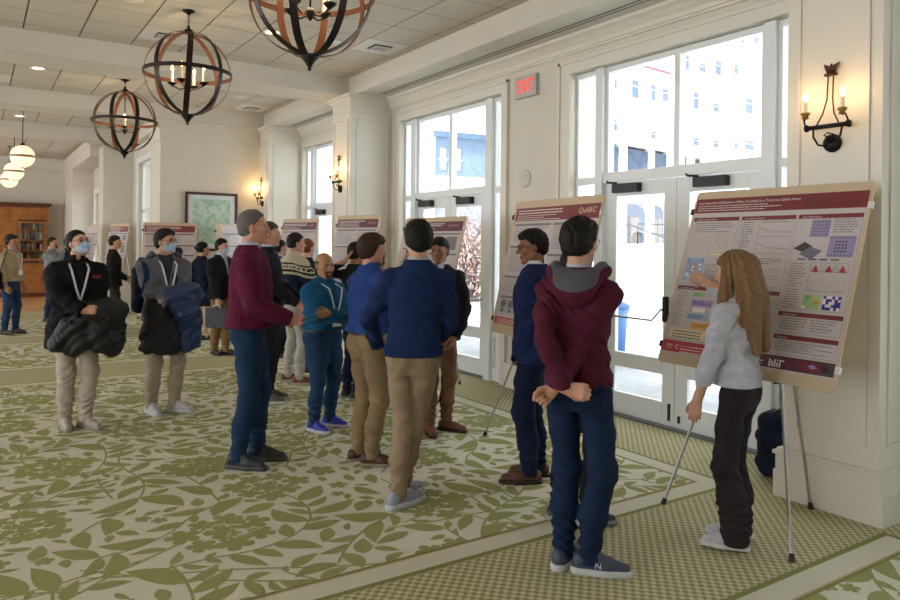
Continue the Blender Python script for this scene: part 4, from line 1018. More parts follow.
# ---------------------------------------------------------------- figures: distance-field modelling
def V(*a): return np.array(a, float)
def unit(v): v = np.array(v, float); return v / (np.linalg.norm(v) + 1e-9)
def rotz(a): c, s = math.cos(a), math.sin(a); return np.array([[c, -s, 0], [s, c, 0], [0, 0, 1.0]])
def rotx(a): c, s = math.cos(a), math.sin(a); return np.array([[1.0, 0, 0], [0, c, -s], [0, s, c]])
def roty(a): c, s = math.cos(a), math.sin(a); return np.array([[c, 0, s], [0, 1.0, 0], [-s, 0, c]])
def smin(a, b, k):
    h = np.clip(k - np.abs(a - b), 0, None) / k
    return np.minimum(a, b) - h * h * k * 0.25
class Field:
    def __init__(s, lo, hi, h):
        s.lo = np.array(lo, float); s.h = h; s.n = np.ceil((np.array(hi, float) - s.lo) / h).astype(int) + 1
        s.d = np.full(s.n, 0.5, np.float32)
        s.ax = [(s.lo[i] + np.arange(s.n[i]) * h).astype(np.float32) for i in range(3)]
    def sub(s, lo, hi, m):
        sl = []
        for i in range(3):
            a = int(max(0, math.floor((lo[i] - m - s.lo[i]) / s.h))); b = int(min(s.n[i], math.ceil((hi[i] + m - s.lo[i]) / s.h) + 1))
            if b <= a: return None
            sl.append(slice(a, b))
        X = s.ax[0][sl[0]][:, None, None]; Y = s.ax[1][sl[1]][None, :, None]; Z = s.ax[2][sl[2]][None, None, :]
        return tuple(sl), X, Y, Z
    def put(s, lo, hi, fn, k=0.02, op='add'):
        r = s.sub(lo, hi, abs(k) + 2.5 * s.h)
        if r is None: return s
        sl, X, Y, Z = r; d = fn(X, Y, Z); c = s.d[sl]
        if op == 'add': s.d[sl] = smin(c, d, k) if k > 0 else np.minimum(c, d)
        elif op == 'cut': s.d[sl] = -smin(-c, d, k) if k > 0 else np.maximum(c, -d)
        return s
    def cone(s, a, b, ra, rb, k=0.02, flat=None, op='add'):
        a = np.array(a, float); b = np.array(b, float); R_ = max(ra, rb) * (1.0 if not flat or flat[1] < 1 else flat[1])
        lo = np.minimum(a, b) - R_; hi = np.maximum(a, b) + R_; ba = b - a; L2 = float(ba @ ba) + 1e-12
        def fn(X, Y, Z):
            px, py, pz = X - a[0], Y - a[1], Z - a[2]
            t = np.clip((px * ba[0] + py * ba[1] + pz * ba[2]) / L2, 0, 1)
            qx, qy, qz = px - t * ba[0], py - t * ba[1], pz - t * ba[2]
            if flat:
                u, f = unit(flat[0]), flat[1]; c = (qx * u[0] + qy * u[1] + qz * u[2]) * (1 / f - 1)
                qx, qy, qz = qx + c * u[0], qy + c * u[1], qz + c * u[2]
            return np.sqrt(qx * qx + qy * qy + qz * qz) - (ra + (rb - ra) * t)
        return s.put(lo, hi, fn, k, op)
    def chain(s, pts, rs, k=0.02, flat=None, op='add'):
        for i in range(len(pts) - 1): s.cone(pts[i], pts[i + 1], rs[i], rs[i + 1], k, flat, op)
        return s
    def ell(s, c, r, k=0.02, M=None, op='add', p=2):
        c = np.array(c, float); r = np.array(r, float); m = r.max(); M = np.eye(3) if M is None else M
        ext = np.sqrt((M * M) @ (r * r))
        def fn(X, Y, Z):
            x, y, z = X - c[0], Y - c[1], Z - c[2]
            u = (M[0, 0] * x + M[1, 0] * y + M[2, 0] * z) / r[0]; v = (M[0, 1] * x + M[1, 1] * y + M[2, 1] * z) / r[1]; w = (M[0, 2] * x + M[1, 2] * y + M[2, 2] * z) / r[2]
            k0 = np.sqrt(u * u + v * v + w * w); k1 = np.sqrt((u / r[0]) ** 2 + (v / r[1]) ** 2 + (w / r[2]) ** 2) + 1e-6
            return k0 * (k0 - 1) / k1
        return s.put(c - ext, c + ext, fn, k, op)
    def loft(s, lev, k=0.02, ex=2.3, op='add', yaw=0.0, cap=True):
        """lev rows: z, cx, cy, rx, ry"""
        lev = sorted(lev); A = np.array(lev, float); zs = A[:, 0]
        zz = np.linspace(zs[0], zs[-1], 160)
        def sm(v):
            y = np.interp(zz, zs, v); kx = np.hanning(15); kx /= kx.sum()
            yp = np.concatenate([np.full(7, y[0]), y, np.full(7, y[-1])]); return np.convolve(yp, kx, 'valid')
        C = [sm(A[:, i]) for i in range(1, 5)]
        lo = (A[:, 1].min() - A[:, 3].max(), A[:, 2].min() - A[:, 3:5].max(), zs[0]); hi = (A[:, 1].max() + A[:, 3].max(), A[:, 2].max() + A[:, 3:5].max(), zs[-1])
        c_, s_ = math.cos(-yaw), math.sin(-yaw)
        def fn(X, Y, Z):
            cx, cy, rx, ry = [np.interp(Z.ravel(), zz, c).astype(np.float32)[None, None, :] for c in C]
            dx, dy = X - cx, Y - cy
            if yaw: dx, dy = dx * c_ - dy * s_, dx * s_ + dy * c_
            q = (np.abs(dx / rx) ** ex + np.abs(dy / ry) ** ex) ** (1 / ex)
            d = (q - 1) * np.minimum(rx, ry)
            if cap: d = np.maximum(d, np.maximum(zs[0] - Z, Z - zs[-1]))
            return d
        return s.put(lo, hi, fn, k, op)
    def plane(s, p, n, k=0.004, lo=None, hi=None):
        """cut away everything on the side n points to"""
        p = np.array(p, float); n = unit(n); lo = s.lo if lo is None else lo; hi = (s.lo + s.n * s.h) if hi is None else hi
        r = s.sub(lo, hi, 0)
        if r is None: return s
        sl, X, Y, Z = r; d = (X - p[0]) * n[0] + (Y - p[1]) * n[1] + (Z - p[2]) * n[2]
        s.d[sl] = np.maximum(s.d[sl], d); return s
    def wrinkle(s, amp, f=38, seed=0, zr=None, lean=(0.35, 0.2)):
        """cloth creases, mostly across the limb"""
        rg = random.Random(seed); X = s.ax[0][:, None, None]; Y = s.ax[1][None, :, None]; Z = s.ax[2][None, None, :]
        if zr is not None:
            m = (s.ax[2] > zr[0]) & (s.ax[2] < zr[1]); idx = np.where(m)[0]
            if len(idx) < 2: return s
            sl = (slice(None), slice(None), slice(idx[0], idx[-1] + 1)); Z = Z[:, :, idx[0]:idx[-1] + 1]
            w = np.clip(np.minimum(Z - zr[0], zr[1] - Z) / (0.25 * (zr[1] - zr[0])), 0, 1)
        else: sl = (slice(None),) * 3; w = 1
        a = [rg.uniform(0, 6.28) for _ in range(6)]
        u = 1.8 * np.sin(X * 14 + a[0]) + 1.6 * np.sin(Y * 17 + a[1] + 5 * X) + 1.2 * np.sin(Z * 11 + 9 * X + a[4])
        n = np.sin(f * (Z + lean[0] * X + lean[1] * Y) + u + a[2]) * (0.5 + 0.5 * np.sin(13 * X + 7 * Z + a[3])) + 0.6 * np.sin(f * 0.55 * (Z - 0.9 * X + 0.4 * Y) + 1.3 * np.sin(Y * 15 + a[4]) + a[5])
        n = np.sign(n) * np.abs(n) ** .75; s.d[sl] += (amp * w * n).astype(np.float32); return s
    def mesh(s, name, mats, parent, region=None, smooth=True):
        g = openvdb.FloatGrid(0.5); g.copyFromArray(np.ascontiguousarray(s.d), tolerance=0.0)
        p, q = g.convertToQuads(isovalue=0.0)
        if len(p) == 0: return None
        p = p * s.h + s.lo
        me = bpy.data.meshes.new(name); me.vertices.add(len(p)); me.vertices.foreach_set('co', p.astype(np.float32).ravel())
        me.loops.add(len(q) * 4); me.loops.foreach_set('vertex_index', q.astype(np.int32).ravel())
        me.polygons.add(len(q)); me.polygons.foreach_set('loop_start', np.arange(len(q), dtype=np.int32) * 4)
        if not isinstance(mats, (list, tuple)): mats = [mats]
        for m in mats: me.materials.append(m)
        if region is not None:
            c = p[q].mean(1); me.polygons.foreach_set('material_index', region(c).astype(np.int32))
        me.polygons.foreach_set('use_smooth', np.full(len(q), smooth)); me.update(calc_edges=True); me.validate()
        o = bpy.data.objects.new(name, me); COL.objects.link(o); o.parent = parent; return o

def fab(name, col, rough=0.9, bump=0.25, bs=350, var=0.12, scale=12):
    return mat(name, col, rough, var=var, scale=scale, bump=bump, bscale=bs, spec=0.2)
def denim(name, c):
    return mat(name, c, 0.85, var=0.22, scale=9, bump=0.3, bscale=300, spec=0.2)
SK = {'fair': '#c99a80', 'light': '#bf9075', 'tan': '#a87a5c', 'brown': '#8a5f45', 'rosy': '#c48f7a'}
def skin(t): return mat('skin_' + t, SK[t], 0.5, var=0.06, scale=25, bump=0.06, bscale=150, spec=0.35)
def lipm(t):
    c = lin(SK[t]); return mat('lips_' + t, (c[0] * 0.85, c[1] * 0.68, c[2] * 0.68, 1), 0.45, var=0.03)
M_eye = mat('eye_white', '#d9d3cb', 0.25, var=0); M_iris = mat('iris_dark', '#20150f', 0.2, var=0)
M_lens = mat('spectacle_rim', '#1a1919', 0.3, var=0); M_mask = mat('surgical_mask_blue', '#9fbcd6', 0.85, var=0.03, scale=20); M_maskw = mat('mask_edge_white', '#dfe4ea', 0.8, var=0)

def hand(F, w, d, n, side, pose='relaxed', s=1.0, k=0.006):
    """palm, four unequal bent fingers and a thumb; w wrist, d towards the fingers, n the way the palm faces, side +1 right"""
    w = np.array(w, float); d = unit(d); n = np.array(n, float); n = unit(n - d * (n @ d)); t = np.cross(d, n) * side
    P = lambda a, b, c: w + (d * a + t * b + n * c) * s
    F.cone(P(-0.015, 0, 0), P(0.02, 0, 0), 0.027 * s, 0.028 * s, 0.012, (n, 0.75))
    for b0, b1, r0, r1 in ((0.012, 0.024, 0.02, 0.0185), (0.002, 0.008, 0.02, 0.0185), (-0.008, -0.01, 0.019, 0.018), (-0.014, -0.026, 0.018, 0.0165)):
        F.cone(P(0.02, b0, 0), P(0.082, b1, 0), r0 * s, r1 * s, 0.01, (n, 0.68))
    C = {'relaxed': ((18, 28, 20), (22, 32, 22), (28, 36, 24), (34, 38, 26)), 'fist': ((78, 95, 55),) * 4, 'hold': ((48, 55, 30), (50, 58, 32), (52, 60, 34), (54, 62, 34)),
         'open': ((4, 8, 6), (2, 8, 6), (5, 10, 6), (10, 12, 8)), 'point': ((4, 8, 5), (62, 85, 50), (70, 88, 50), (74, 88, 50)), 'flat': ((10, 14, 8), (12, 14, 8), (14, 16, 8), (18, 18, 10))}[pose]
    for i, (b, L) in enumerate(zip((0.029, 0.0095, -0.0105, -0.029), (0.072, 0.080, 0.074, 0.058))):
        p = P(0.086 - (0.006 if i == 3 else 0) - (0.002 if i == 0 else 0), b, 0.0); spread = (0.5 - i / 3.0) * (0.30 if pose == 'open' else 0.10)
        ang = 0.0; r = (0.0092, 0.0096, 0.0092, 0.0080)[i] * s
        for j, fr in enumerate((0.46, 0.30, 0.24)):
            ang += R(C[i][j]); dr = unit(d * math.cos(ang) + n * math.sin(ang) + t * spread * math.cos(ang)); q = p + dr * L * fr * s
            F.cone(p, q, r, r * 0.9, k if j else 0.008); p = q; r *= 0.9
    tc = {'relaxed': 0.35, 'fist': 0.9, 'hold': 0.8, 'open': 0.1, 'point': 0.8, 'flat': 0.2}[pose]
    p = P(0.022, 0.02, 0.006); q = P(0.052, 0.046 - 0.006 * tc, 0.012 + 0.018 * tc); F.cone(p, q, 0.0155 * s, 0.0125 * s, 0.01)
    r_ = q + unit(d * (0.85 - 0.3 * tc) + t * (0.45 - 0.55 * tc) + n * (0.1 + 0.55 * tc)) * 0.034 * s; F.cone(q, r_, 0.0112 * s, 0.0102 * s, 0.006)
    e = r_ + unit(d * (0.95 - 0.4 * tc) + t * (0.15 - 0.75 * tc) + n * (0.1 + 0.5 * tc)) * 0.028 * s; F.cone(r_, e, 0.0102 * s, 0.0085 * s, 0.005)

def ik(a, c, l1, l2, pole):
    a, c = np.array(a, float), np.array(c, float); v = c - a; L = np.linalg.norm(v); m = (l1 + l2) * 0.999
    if L > m: c = a + v / L * m; v = c - a; L = m
    u = v / L; x = (l1 * l1 - l2 * l2 + L * L) / (2 * L); h = math.sqrt(max(0, l1 * l1 - x * x)); p = np.array(pole, float); p = unit(p - u * (p @ u))
    return a + u * x + p * h, c

def shoe(root, ank, yaw, s, style, cols, name='shoe', label=None, h=0.006, pitch=0.0):
    """left or right shoe; ank = ankle point, yaw turns the toe from +Y"""
    Rz = rotz(yaw); T = lambda x, y, z: np.array([ank[0], ank[1], 0.0]) + Rz @ (np.array([x, y, z]) * s) + np.array([0, 0, ank[2] - 0.085 * s])
    lo = T(0, 0.06, 0.05) - 0.21 * s; hi = T(0, 0.06, 0.05) + 0.21 * s; lo[2] = min(lo[2], -0.01) if ank[2] < 0.12 else lo[2]
    F = Field(lo, hi, h); sx = Rz @ V(1, 0, 0)
    F.cone(T(0, -0.045, 0.045), T(0, 0.08, 0.042), 0.036 * s, 0.040 * s, 0.02); F.cone(T(0, 0.08, 0.040), T(0.004, 0.17, 0.034), 0.043 * s, 0.030 * s, 0.02)
    if style == 'sneaker': F.cone(T(0, -0.04, 0.07), T(0, 0.03, 0.088), 0.037 * s, 0.034 * s, 0.02); F.cone(T(0, 0.05, 0.07), T(0, 0.1, 0.055), 0.030 * s, 0.028 * s, 0.02)
    elif style == 'boot': F.cone(T(0, -0.03, 0.06), T(0, -0.02, 0.15), 0.044 * s, 0.046 * s, 0.02)
    else: F.cone(T(0, -0.04, 0.06), T(0, 0.02, 0.075), 0.034 * s, 0.031 * s, 0.02)
    F.plane(T(0, 0, 0.022), (0, 0, -1)); F.plane(T(0, 0, 0.112 if style != 'boot' else 0.17), (0, 0, 1))
    o = F.mesh(name, cols[0], root)
    F = Field(lo, hi, h)
    th = 0.034 if style == 'sneaker' else 0.024
    F.cone(T(0, -0.052, th * 0.5), T(0, 0.08, th * 0.5), 0.042 * s, 0.050 * s, 0.02); F.cone(T(0, 0.08, th * 0.5), T(0.004, 0.178, th * 0.5), 0.050 * s, 0.036 * s, 0.02)
    F.plane(T(0, 0, 0.0), (0, 0, -1)); F.plane(T(0, 0, th), (0, 0, 1)); F.mesh('sole', cols[1], o)
    if style in ('sneaker', 'lace') and h <= 0.006:
        mb = MB()
        for i in range(4):
            y = 0.055 + 0.022 * i; z = (0.103 if style == 'sneaker' else 0.088) - 0.0105 * i * (1 if style == 'sneaker' else 0.6)
            mb.tube([T(-0.02, y, z - 0.008), T(0, y + 0.004, z), T(0.02, y, z - 0.008)], 0.0028 * s, 5)
        mb.build('lace', cols[2] if len(cols) > 2 else cols[1], o)
    return o

def person(name_label, loc, heading, H=1.75, build=1.0, feet=((-.1, 0.0, 8), (.1, 0.02, -8)), lean=0.0, side=0.0, head=(0, 0, 0), arms=None,
           tone='light', hair=('short', '#1c1714'), top=None, legs=None, shoes=('lace', '#3b2a20', '#1a1512'), extras=(), h=0.006, female=False, group=None, shoulder=1.0, belly=0.0, twist=0.0, hipw=1.0, seed=1):
    s = H / 1.75; B = build; rz = R(heading - 90)
    root = empty('person', (loc[0], loc[1], 0), rz, name_label, 'person', group or 'people at the poster session')
    rg = random.Random(seed)
    # --- skeleton ---------------------------------------------------------
    pel = V(side * 0.5, 0, 0.95 * s)
    ly = lambda z: lean * max(0, z / s - 0.95) ** 1.0 * s      # forward shift of the spine
    lx = lambda z: side * 0.5 + side * max(0, z / s - 0.95) * 0.3
    sh_z = 1.388 * s; sw = (0.148 if female else 0.168) * s * shoulder
    tw = R(twist); ct, stw = math.cos(tw), math.sin(tw)
    SH = {sd: V(lx(sh_z) + sd * sw * ct, ly(sh_z) + sd * sw * stw - 0.005, sh_z) for sd in (-1, 1)}
    hip = {sd: V(pel[0] + sd * 0.085 * s * hipw, 0, 0.91 * s) for sd in (-1, 1)}
    ANK = {}; KN = {}; YAWF = {}
    for sd, f in zip((-1, 1), feet):
        a = V(f[0], f[1], 0.085 * s + (f[3] if len(f) > 3 else 0)); ANK[sd] = a; YAWF[sd] = R(f[2])
        fy = rotz(R(f[2])) @ V(0, 1, 0); l1 = 0.422 * s; l2 = 0.410 * s
        KN[sd], ANK[sd] = ik(hip[sd], a, l1, l2, fy * 1.0)
    neck = V(lx(1.49 * s), ly(1.49 * s) - 0.012 * s, 1.475 * s)
    hy, hp, hr = head; HM = rotz(R(hy)) @ rotx(R(hp)) @ roty(R(hr)); hs = s * 0.985 if not female else s * 0.96
    if H < 1.68: hs = 0.97
    HC = neck + V(0, 0.018 * s, 0.0) + V(0, 0.0, 0.146 * s) + (HM @ V(0, 0.02, 0.0)) * s * 0.6
    HT = lambda x, y, z: HC + HM @ (V(x, y, z) * hs)
    arms = arms or {}
    ARM = {}
    for sd in (-1, 1):
        a = dict(arms.get(sd, {}))
        if 'ww' in a:
            q = rotz(-rz) @ (np.array(a['ww'], float) - V(loc[0], loc[1], 0)); a['w'] = tuple(q / s)
        if 'wd' in a: a['dir'] = rotz(-rz) @ V(*a['wd'])
        if 'wp' in a: a['palm'] = rotz(-rz) @ V(*a['wp'])
        w = a.get('w', (sd * 0.235, 0.05, 0.83)); w = V(w[0] + lx(sh_z) * 0, w[1], w[2]) * s
        el, wr = ik(SH[sd], w, 0.285 * s, 0.255 * s, a.get('pole', (sd * 0.6, -1.0, -0.2)))
        fd = a.get('dir'); fd = unit(fd) if fd is not None else unit(wr - el)
        ARM[sd] = dict(e=el, w=wr, d=fd, n=unit(a.get('palm', (-sd * 1.0, 0.15, 0))), pose=a.get('pose', 'relaxed'), pocket=a.get('pocket', False))
    allp = [ANK[-1], ANK[1], HC, SH[-1], SH[1]] + [ARM[sd][q] + (ARM[sd]['d'] * 0.2 if q == 'w' else 0) for sd in (-1, 1) for q in ('e', 'w')] + [KN[-1], KN[1]]
    A = np.array(allp); lo = A.min(0) - 0.17; hi = A.max(0) + 0.17; lo[2] = 0.03; hi[2] = HC[2] + 0.17 * s
    lo[0] = min(lo[0], -0.27); hi[0] = max(hi[0], 0.27); lo[1] = min(lo[1], -0.2); hi[1] = max(hi[1], 0.24)
    S_ = skin(tone)
    # --- the body: one continuous surface -----------------------------------
    F = Field(lo, hi, h)
    bw = 0.93 * B
    F.loft([(0.88 * s, pel[0], 0, .125 * s * bw * hipw, .085 * s), (0.93 * s, pel[0], -0.005, .15 * s * bw * hipw, .10 * s), (1.06 * s, lx(1.06 * s), ly(1.06 * s), .125 * s * bw, .088 * s * B), (1.25 * s, lx(1.25 * s), ly(1.25 * s), .14 * s * bw, .098 * s * B), (1.40 * s, lx(1.4 * s), ly(1.4 * s) - .01, .145 * s, .085 * s), (1.47 * s, lx(1.47 * s), ly(1.47 * s) - .015, .07 * s, .06 * s)], 0.03, 2.2)
    for sd in (-1, 1):
        F.chain([hip[sd], KN[sd], ANK[sd] - V(0, 0, .02)], [.066 * s * B, .046 * s, .036 * s], .03)
        ft = ANK[sd]; fy = rotz(YAWF[sd]) @ V(0, 1, 0); F.cone(ft - V(0, 0, .035 * s), ft + fy * .11 * s - V(0, 0, .05 * s), .03 * s, .024 * s, .02)
        a = ARM[sd]
        F.chain([SH[sd], a['e']], [.046 * s * B ** .5, .036 * s], .03); m = a['e'] * .65 + a['w'] * .35
        F.chain([a['e'], m, a['w']], [.036 * s, .037 * s, .0255 * s], .012)
        if not a['pocket']: hand(F, a['w'], a['d'], a['n'], sd, a['pose'], s * (0.93 if female else 1.0), 0.005 if h < 0.0055 else 0.004)
    F.cone(neck - V(0, 0, .03), HT(0, -.025, -.045), .058 * s * (0.82 if female else 1), .052 * s * (0.82 if female else 1), .03)
    jw = 0.9 if female else 1.0
    F.ell(HT(0, -.014, .034), V(.0745, .096, .088) * hs, .01, HM); F.ell(HT(0, .022, -.028), V(.060 * jw, .068, .084) * hs, .03, HM)
    for sd in (-1, 1):
        F.cone(HT(sd * .048 * jw, -.002, -.052), HT(sd * .014, .066, -.093), .020 * hs * jw, .018 * hs, .02); F.ell(HT(sd * .040, .056, -.018), V(.022, .022, .022) * hs, .02, HM)
        F.ell(HT(sd * .0765, -.006, -.004), V(.0075, .019, .031) * hs, .008, HM @ rotz(R(-sd * 18))); F.ell(HT(sd * .081, -.002, .0), V(.005, .010, .016) * hs, .005, HM, 'cut')
    F.ell(HT(0, .073, -.098), V(.021, .017, .016) * hs, .015, HM)
    for sd in (-1, 1): F.ell(HT(sd * .031, .094, .006), V(.019, .014, .0125) * hs, .010, HM, 'cut')
    F.cone(HT(-.036, .078, .026), HT(.036, .078, .026), .011 * hs, .011 * hs, .014)
    F.cone(HT(0, .088, .012), HT(0, .108, -.026), .008 * hs, .0125 * hs, .010)
    for sd in (-1, 1): F.ell(HT(sd * .012, .099, -.031), V(.008, .010, .008) * hs, .006, HM)
    F.ell(HT(0, .087, -.058), V(.024, .010, .0065) * hs, .006, HM); F.ell(HT(0, .085, -.069), V(.021, .010, .0065) * hs, .004, HM)
    iM = HM.T
    def reg(c):
        q = (c - HC) @ HM / hs; lips = (np.abs(q[:, 0]) < .024) & (q[:, 1] > .082) & (q[:, 2] < -.051) & (q[:, 2] > -.077)
        return lips.astype(int)
    body = F.mesh('body', [S_, lipm(tone)], root, reg)
    # eyes and brows ----------------------------------------------------------
    if 'back' not in extras:
        for sd in (-1, 1):
            mb = MB(); vs = []; n, m_ = 10, 8
            for i in range(m_ + 1):
                for j in range(n):
                    th = math.pi * i / m_; p = V(.0125 * math.sin(th) * math.cos(2 * math.pi * j / n), .0125 * math.cos(th), (.0078) * math.sin(th) * math.sin(2 * math.pi * j / n)); vs.append(HT(*(V(sd * .031, .0745, .006) + p)))
            mb.add(vs, [(i * n + j, i * n + (j + 1) % n, (i + 1) * n + (j + 1) % n, (i + 1) * n + j) for i in range(m_) for j in range(n)])
            mb.m = [1 if k // n < 3 else 0 for k in range(len(mb.f))]
            mb.build('eye', [M_eye, M_iris], body, smooth=True)
            mb = MB(); mb.tube([HT(sd * .014, .0905, .022), HT(sd * .03, .0895, .0275), HT(sd * .046, .079, .022)], [.0035 * hs, .0042 * hs, .002 * hs], 6); mb.build('eyebrow', mat('brow_' + hair[1].strip('#'), hair[1], 0.8, var=0), body, smooth=True)
    # --- hair ----------------------------------------------------------------
    style, hc = hair[0], hair[1]; HMAT = mat('hair_' + hc.strip('#'), hc, 0.6, var=(0.18 if style == 'long' else 0.3), scale=60, bump=0.35, bscale=120, spec=0.2)
    hh = min(h, 0.005)
    if style != 'bald':
        t = {'short': .010, 'buzz': .004, 'medium': .018, 'spiky': .018, 'long': .014, 'bun': .010, 'receding': .007, 'side': .013, 'balding': .002}[style]
        ext = 0.15; L = HC - ext; U = HC + ext
        if style == 'long': L = HC - V(.16, .22, .50); U = HC + V(.16, .18, .16)
        if style == 'bun': L = HC - .2
        G = Field(L, U, hh)
        G.ell(HT(0, -.014, .036), (V(.0745, .096, .088) + t) * hs, .01, HM); G.ell(HT(0, -.035, -.01), (V(.070, .072, .075) + t * .6) * hs, .02, HM)
        if style in ('medium', 'side', 'spiky'): G.ell(HT(.0, .03, .085), V(.062, .062, .034) * hs, .03, HM)
        X = G.ax[0][:, None, None] - HC[0]; Y = G.ax[1][None, :, None] - HC[1]; Z = G.ax[2][None, None, :] - HC[2]
        qx = (HM[0, 0] * X + HM[1, 0] * Y + HM[2, 0] * Z) / hs; qy = (HM[0, 1] * X + HM[1, 1] * Y + HM[2, 1] * Z) / hs; qz = (HM[0, 2] * X + HM[1, 2] * Y + HM[2, 2] * Z) / hs
        hl = {'short': .0, 'buzz': .0, 'medium': -.012, 'spiky': -.008, 'long': -.01, 'bun': .006, 'receding': .022, 'side': -.006, 'balding': .02}[style]
        top_h = .070 + hl
        zc = np.array([-.12, -.06, -.045, -.02, .02, .045, top_h - .012, top_h, top_h + .02]); yc = np.array([-.06, -.05, -.012, .012, .022, .048, .066, .095, .16])
        if style == 'long': zc = np.array([-.5, -.1, -.02, .03, .05, top_h, top_h + .02]); yc = np.array([.0, .035, .045, .055, .065, .10, .16])
        g = np.interp(qz - .006 * np.sin(70 * qx + seed) - .004 * np.sin(160 * qx + 2 * seed), zc, yc)
        strands = 0.0013 * np.sin(95 * qx + 40 * qy * np.sign(qx + .001) + 5 * np.sin(30 * qz)) + 0.0011 * np.sin(150 * np.arctan2(qx, -qy + .001) * .35 + 6 * qz)
        if style == 'spiky': strands = 0.004 * np.sin(85 * qx + 9 * np.sin(25 * qy)) * np.sin(80 * qy + 7 * np.sin(30 * qx)) * (qz > .0) + strands
        if style == 'medium': strands = strands * 1.3
        d = G.d + strands.astype(np.float32)
        d = np.maximum(d, (qy - g) * .8)
        nape = {'short': -.070, 'buzz': -.06, 'medium': -.092, 'spiky': -.078, 'receding': -.068, 'side': -.078, 'bun': -.06, 'long': -9, 'balding': -.05}[style]
        d = np.maximum(d, (nape - qz - .25 * np.clip(qy + .05, -1, .0)) * .8)
        edge = np.minimum((g - qy), (qz - nape) * 1.2); d = d + (t * .85 * np.clip(1 - edge / .045, 0, 1)).astype(np.float32)
        if style == 'balding': d = np.maximum(d, qz - .048 + .3 * np.clip(qy, 0, 1))
        # ears free
        if style not in ('long', 'medium'):
            ear = np.sqrt(((np.abs(qx) - .082) / .8) ** 2 + ((qy + .004) / 1.0) ** 2 + ((qz + .01) / 1.35) ** 2) - .021; d = np.maximum(d, -ear)
        G.d = d.astype(np.float32)
        if style == 'bun': G.ell(HT(0, -.115, .035), V(.042, .035, .04) * hs, .012, HM)
        if style == 'long':
            E = Field(L, U, hh); E.d = G.d
            bk = lambda x, y, z: HC + rotz(R(hy)) @ (V(x, y, z) * hs)
            for x0, x1, x2, y0, y1, y2, r0, r1, r2, zb in [(a, b, c, d - .02, e - .04, f_ - .055, g0, g1, g2, zz_) for a, b, c, d, e, f_, g0, g1, g2, zz_ in ((-.064, -.074, -.082, .035, .065, .12, .024, .026, .014, -.22), (-.045, -.068, -.078, -.03, -.04, -.03, .042, .040, .020, -.36), (.045, .068, .075, -.03, -.04, -.04, .042, .040, .018, -.34), (0, 0, .01, -.06, -.085, -.11, .055, .055, .03, -.40), (-.03, -.05, -.06, -.05, -.075, -.10, .05, .05, .026, -.42), (.035, .05, .06, -.05, -.075, -.10, .05, .05, .026, -.39), (-.066, -.085, -.10, .03, .05, .13, .022, .03, .016, -.30))]:
                E.chain([bk(x0, y0, .05), bk(x1, y1, -.12), bk((x1 + x2) / 2, (y1 + y2) / 2, -.25), bk(x2, y2, zb)], [r0, r1, r1 * .8, r2], .02)
            a_ = np.arctan2(qx, -qy + .02); E.d += (0.0034 * np.sin(22 * a_ + 1.2 * np.sin(9 * qz)) + 0.0014 * np.sin(51 * a_ + 5 * qz)).astype(np.float32)
            G = E
        ho = G.mesh('hair', HMAT, root)
        if style == 'bun':
            mb = MB()
            for a in range(5): mb.lathe([(0.0, 0.006), (.012, .002), (.014, -.004), (0, -.006)], tuple(HT(.034 * math.cos(a * 1.25), -.120 - .02 * (a % 2), .045 + .034 * math.sin(a * 1.25))), 8)
            mb.build('hair_clip', mat('white_hair_clip', '#d8d6d4', 0.4, var=0), ho)
    if 'glasses' in extras:
        mb = MB()
        for sd in (-1, 1):
            mb.tube([HT(sd * .033 + .023 * math.cos(a), .101 - .006 * abs(math.cos(a)) , .004 + .017 * math.sin(a)) for a in [2 * math.pi * i / 14 for i in range(14)]], .0021 * hs, 5, closed=True)
            mb.tube([HT(sd * .056, .094, .008), HT(sd * .076, .06, .01), HT(sd * .084, -.005, .012), HT(sd * .082, -.02, -.002)], .0020 * hs, 5)
        mb.tube([HT(-.011, .105, .006), HT(0, .108, .010), HT(.011, .105, .006)], .0019 * hs, 5); mb.build('glasses', M_lens, root)
    if 'mask' in extras:
        G = Field(HC - .15, HC + .15, hh)
        G.ell(HT(0, .026, -.048), V(.0635, .076, .068) * hs, .01, HM); G.cone(HT(0, .088, -.008), HT(0, .110, -.032), .007 * hs, .0145 * hs, .02); G.ell(HT(0, .073, -.095), V(.026, .025, .021) * hs, .015, HM)
        X = G.ax[0][:, None, None] - HC[0]; Y = G.ax[1][None, :, None] - HC[1]; Z = G.ax[2][None, None, :] - HC[2]
        qy = (HM[0, 1] * X + HM[1, 1] * Y + HM[2, 1] * Z) / hs; qz = (HM[0, 2] * X + HM[1, 2] * Y + HM[2, 2] * Z) / hs
        G.d = np.maximum(np.maximum(G.d + .0018 * np.sin(260 * qz), np.maximum(.030 - qy, qz + .004 - .0)), -.118 - qz).astype(np.float32)
        mo = G.mesh('face_mask', M_mask, root)
        mb = MB()
        for sd in (-1, 1):
            mb = MB()
            for z in (-.012, -.085): mb.tube([HT(sd * .064, .035, z), HT(sd * .08, .0, z * .4), HT(sd * .084, -.018, -.004)], .0016, 4)
            mb.build('ear_loop', M_maskw, mo)
    if 'goatee' in extras or 'beard' in extras:
        full = 'beard' in extras; G = Field(HC - .14, HC + .14, hh)
        if full:
            G.ell(HT(0, .024, -.050), (V(.064, .070, .072)) * hs, .01, HM)
            for sd in (-1, 1): G.cone(HT(sd * .052, .0, -.05), HT(sd * .014, .068, -.096), .024 * hs, .024 * hs, .02)
        G.ell(HT(0, .073, -.096), V(.029, .024, .026) * hs, .012, HM); G.cone(HT(-.027, .080, -.055), HT(-.022, .078, -.09), .010 * hs, .012 * hs, .01); G.cone(HT(.027, .080, -.055), HT(.022, .078, -.09), .010 * hs, .012 * hs, .01)
        G.cone(HT(-.025, .086, -.047), HT(.025, .086, -.047), .0075 * hs, .0075 * hs, .006)
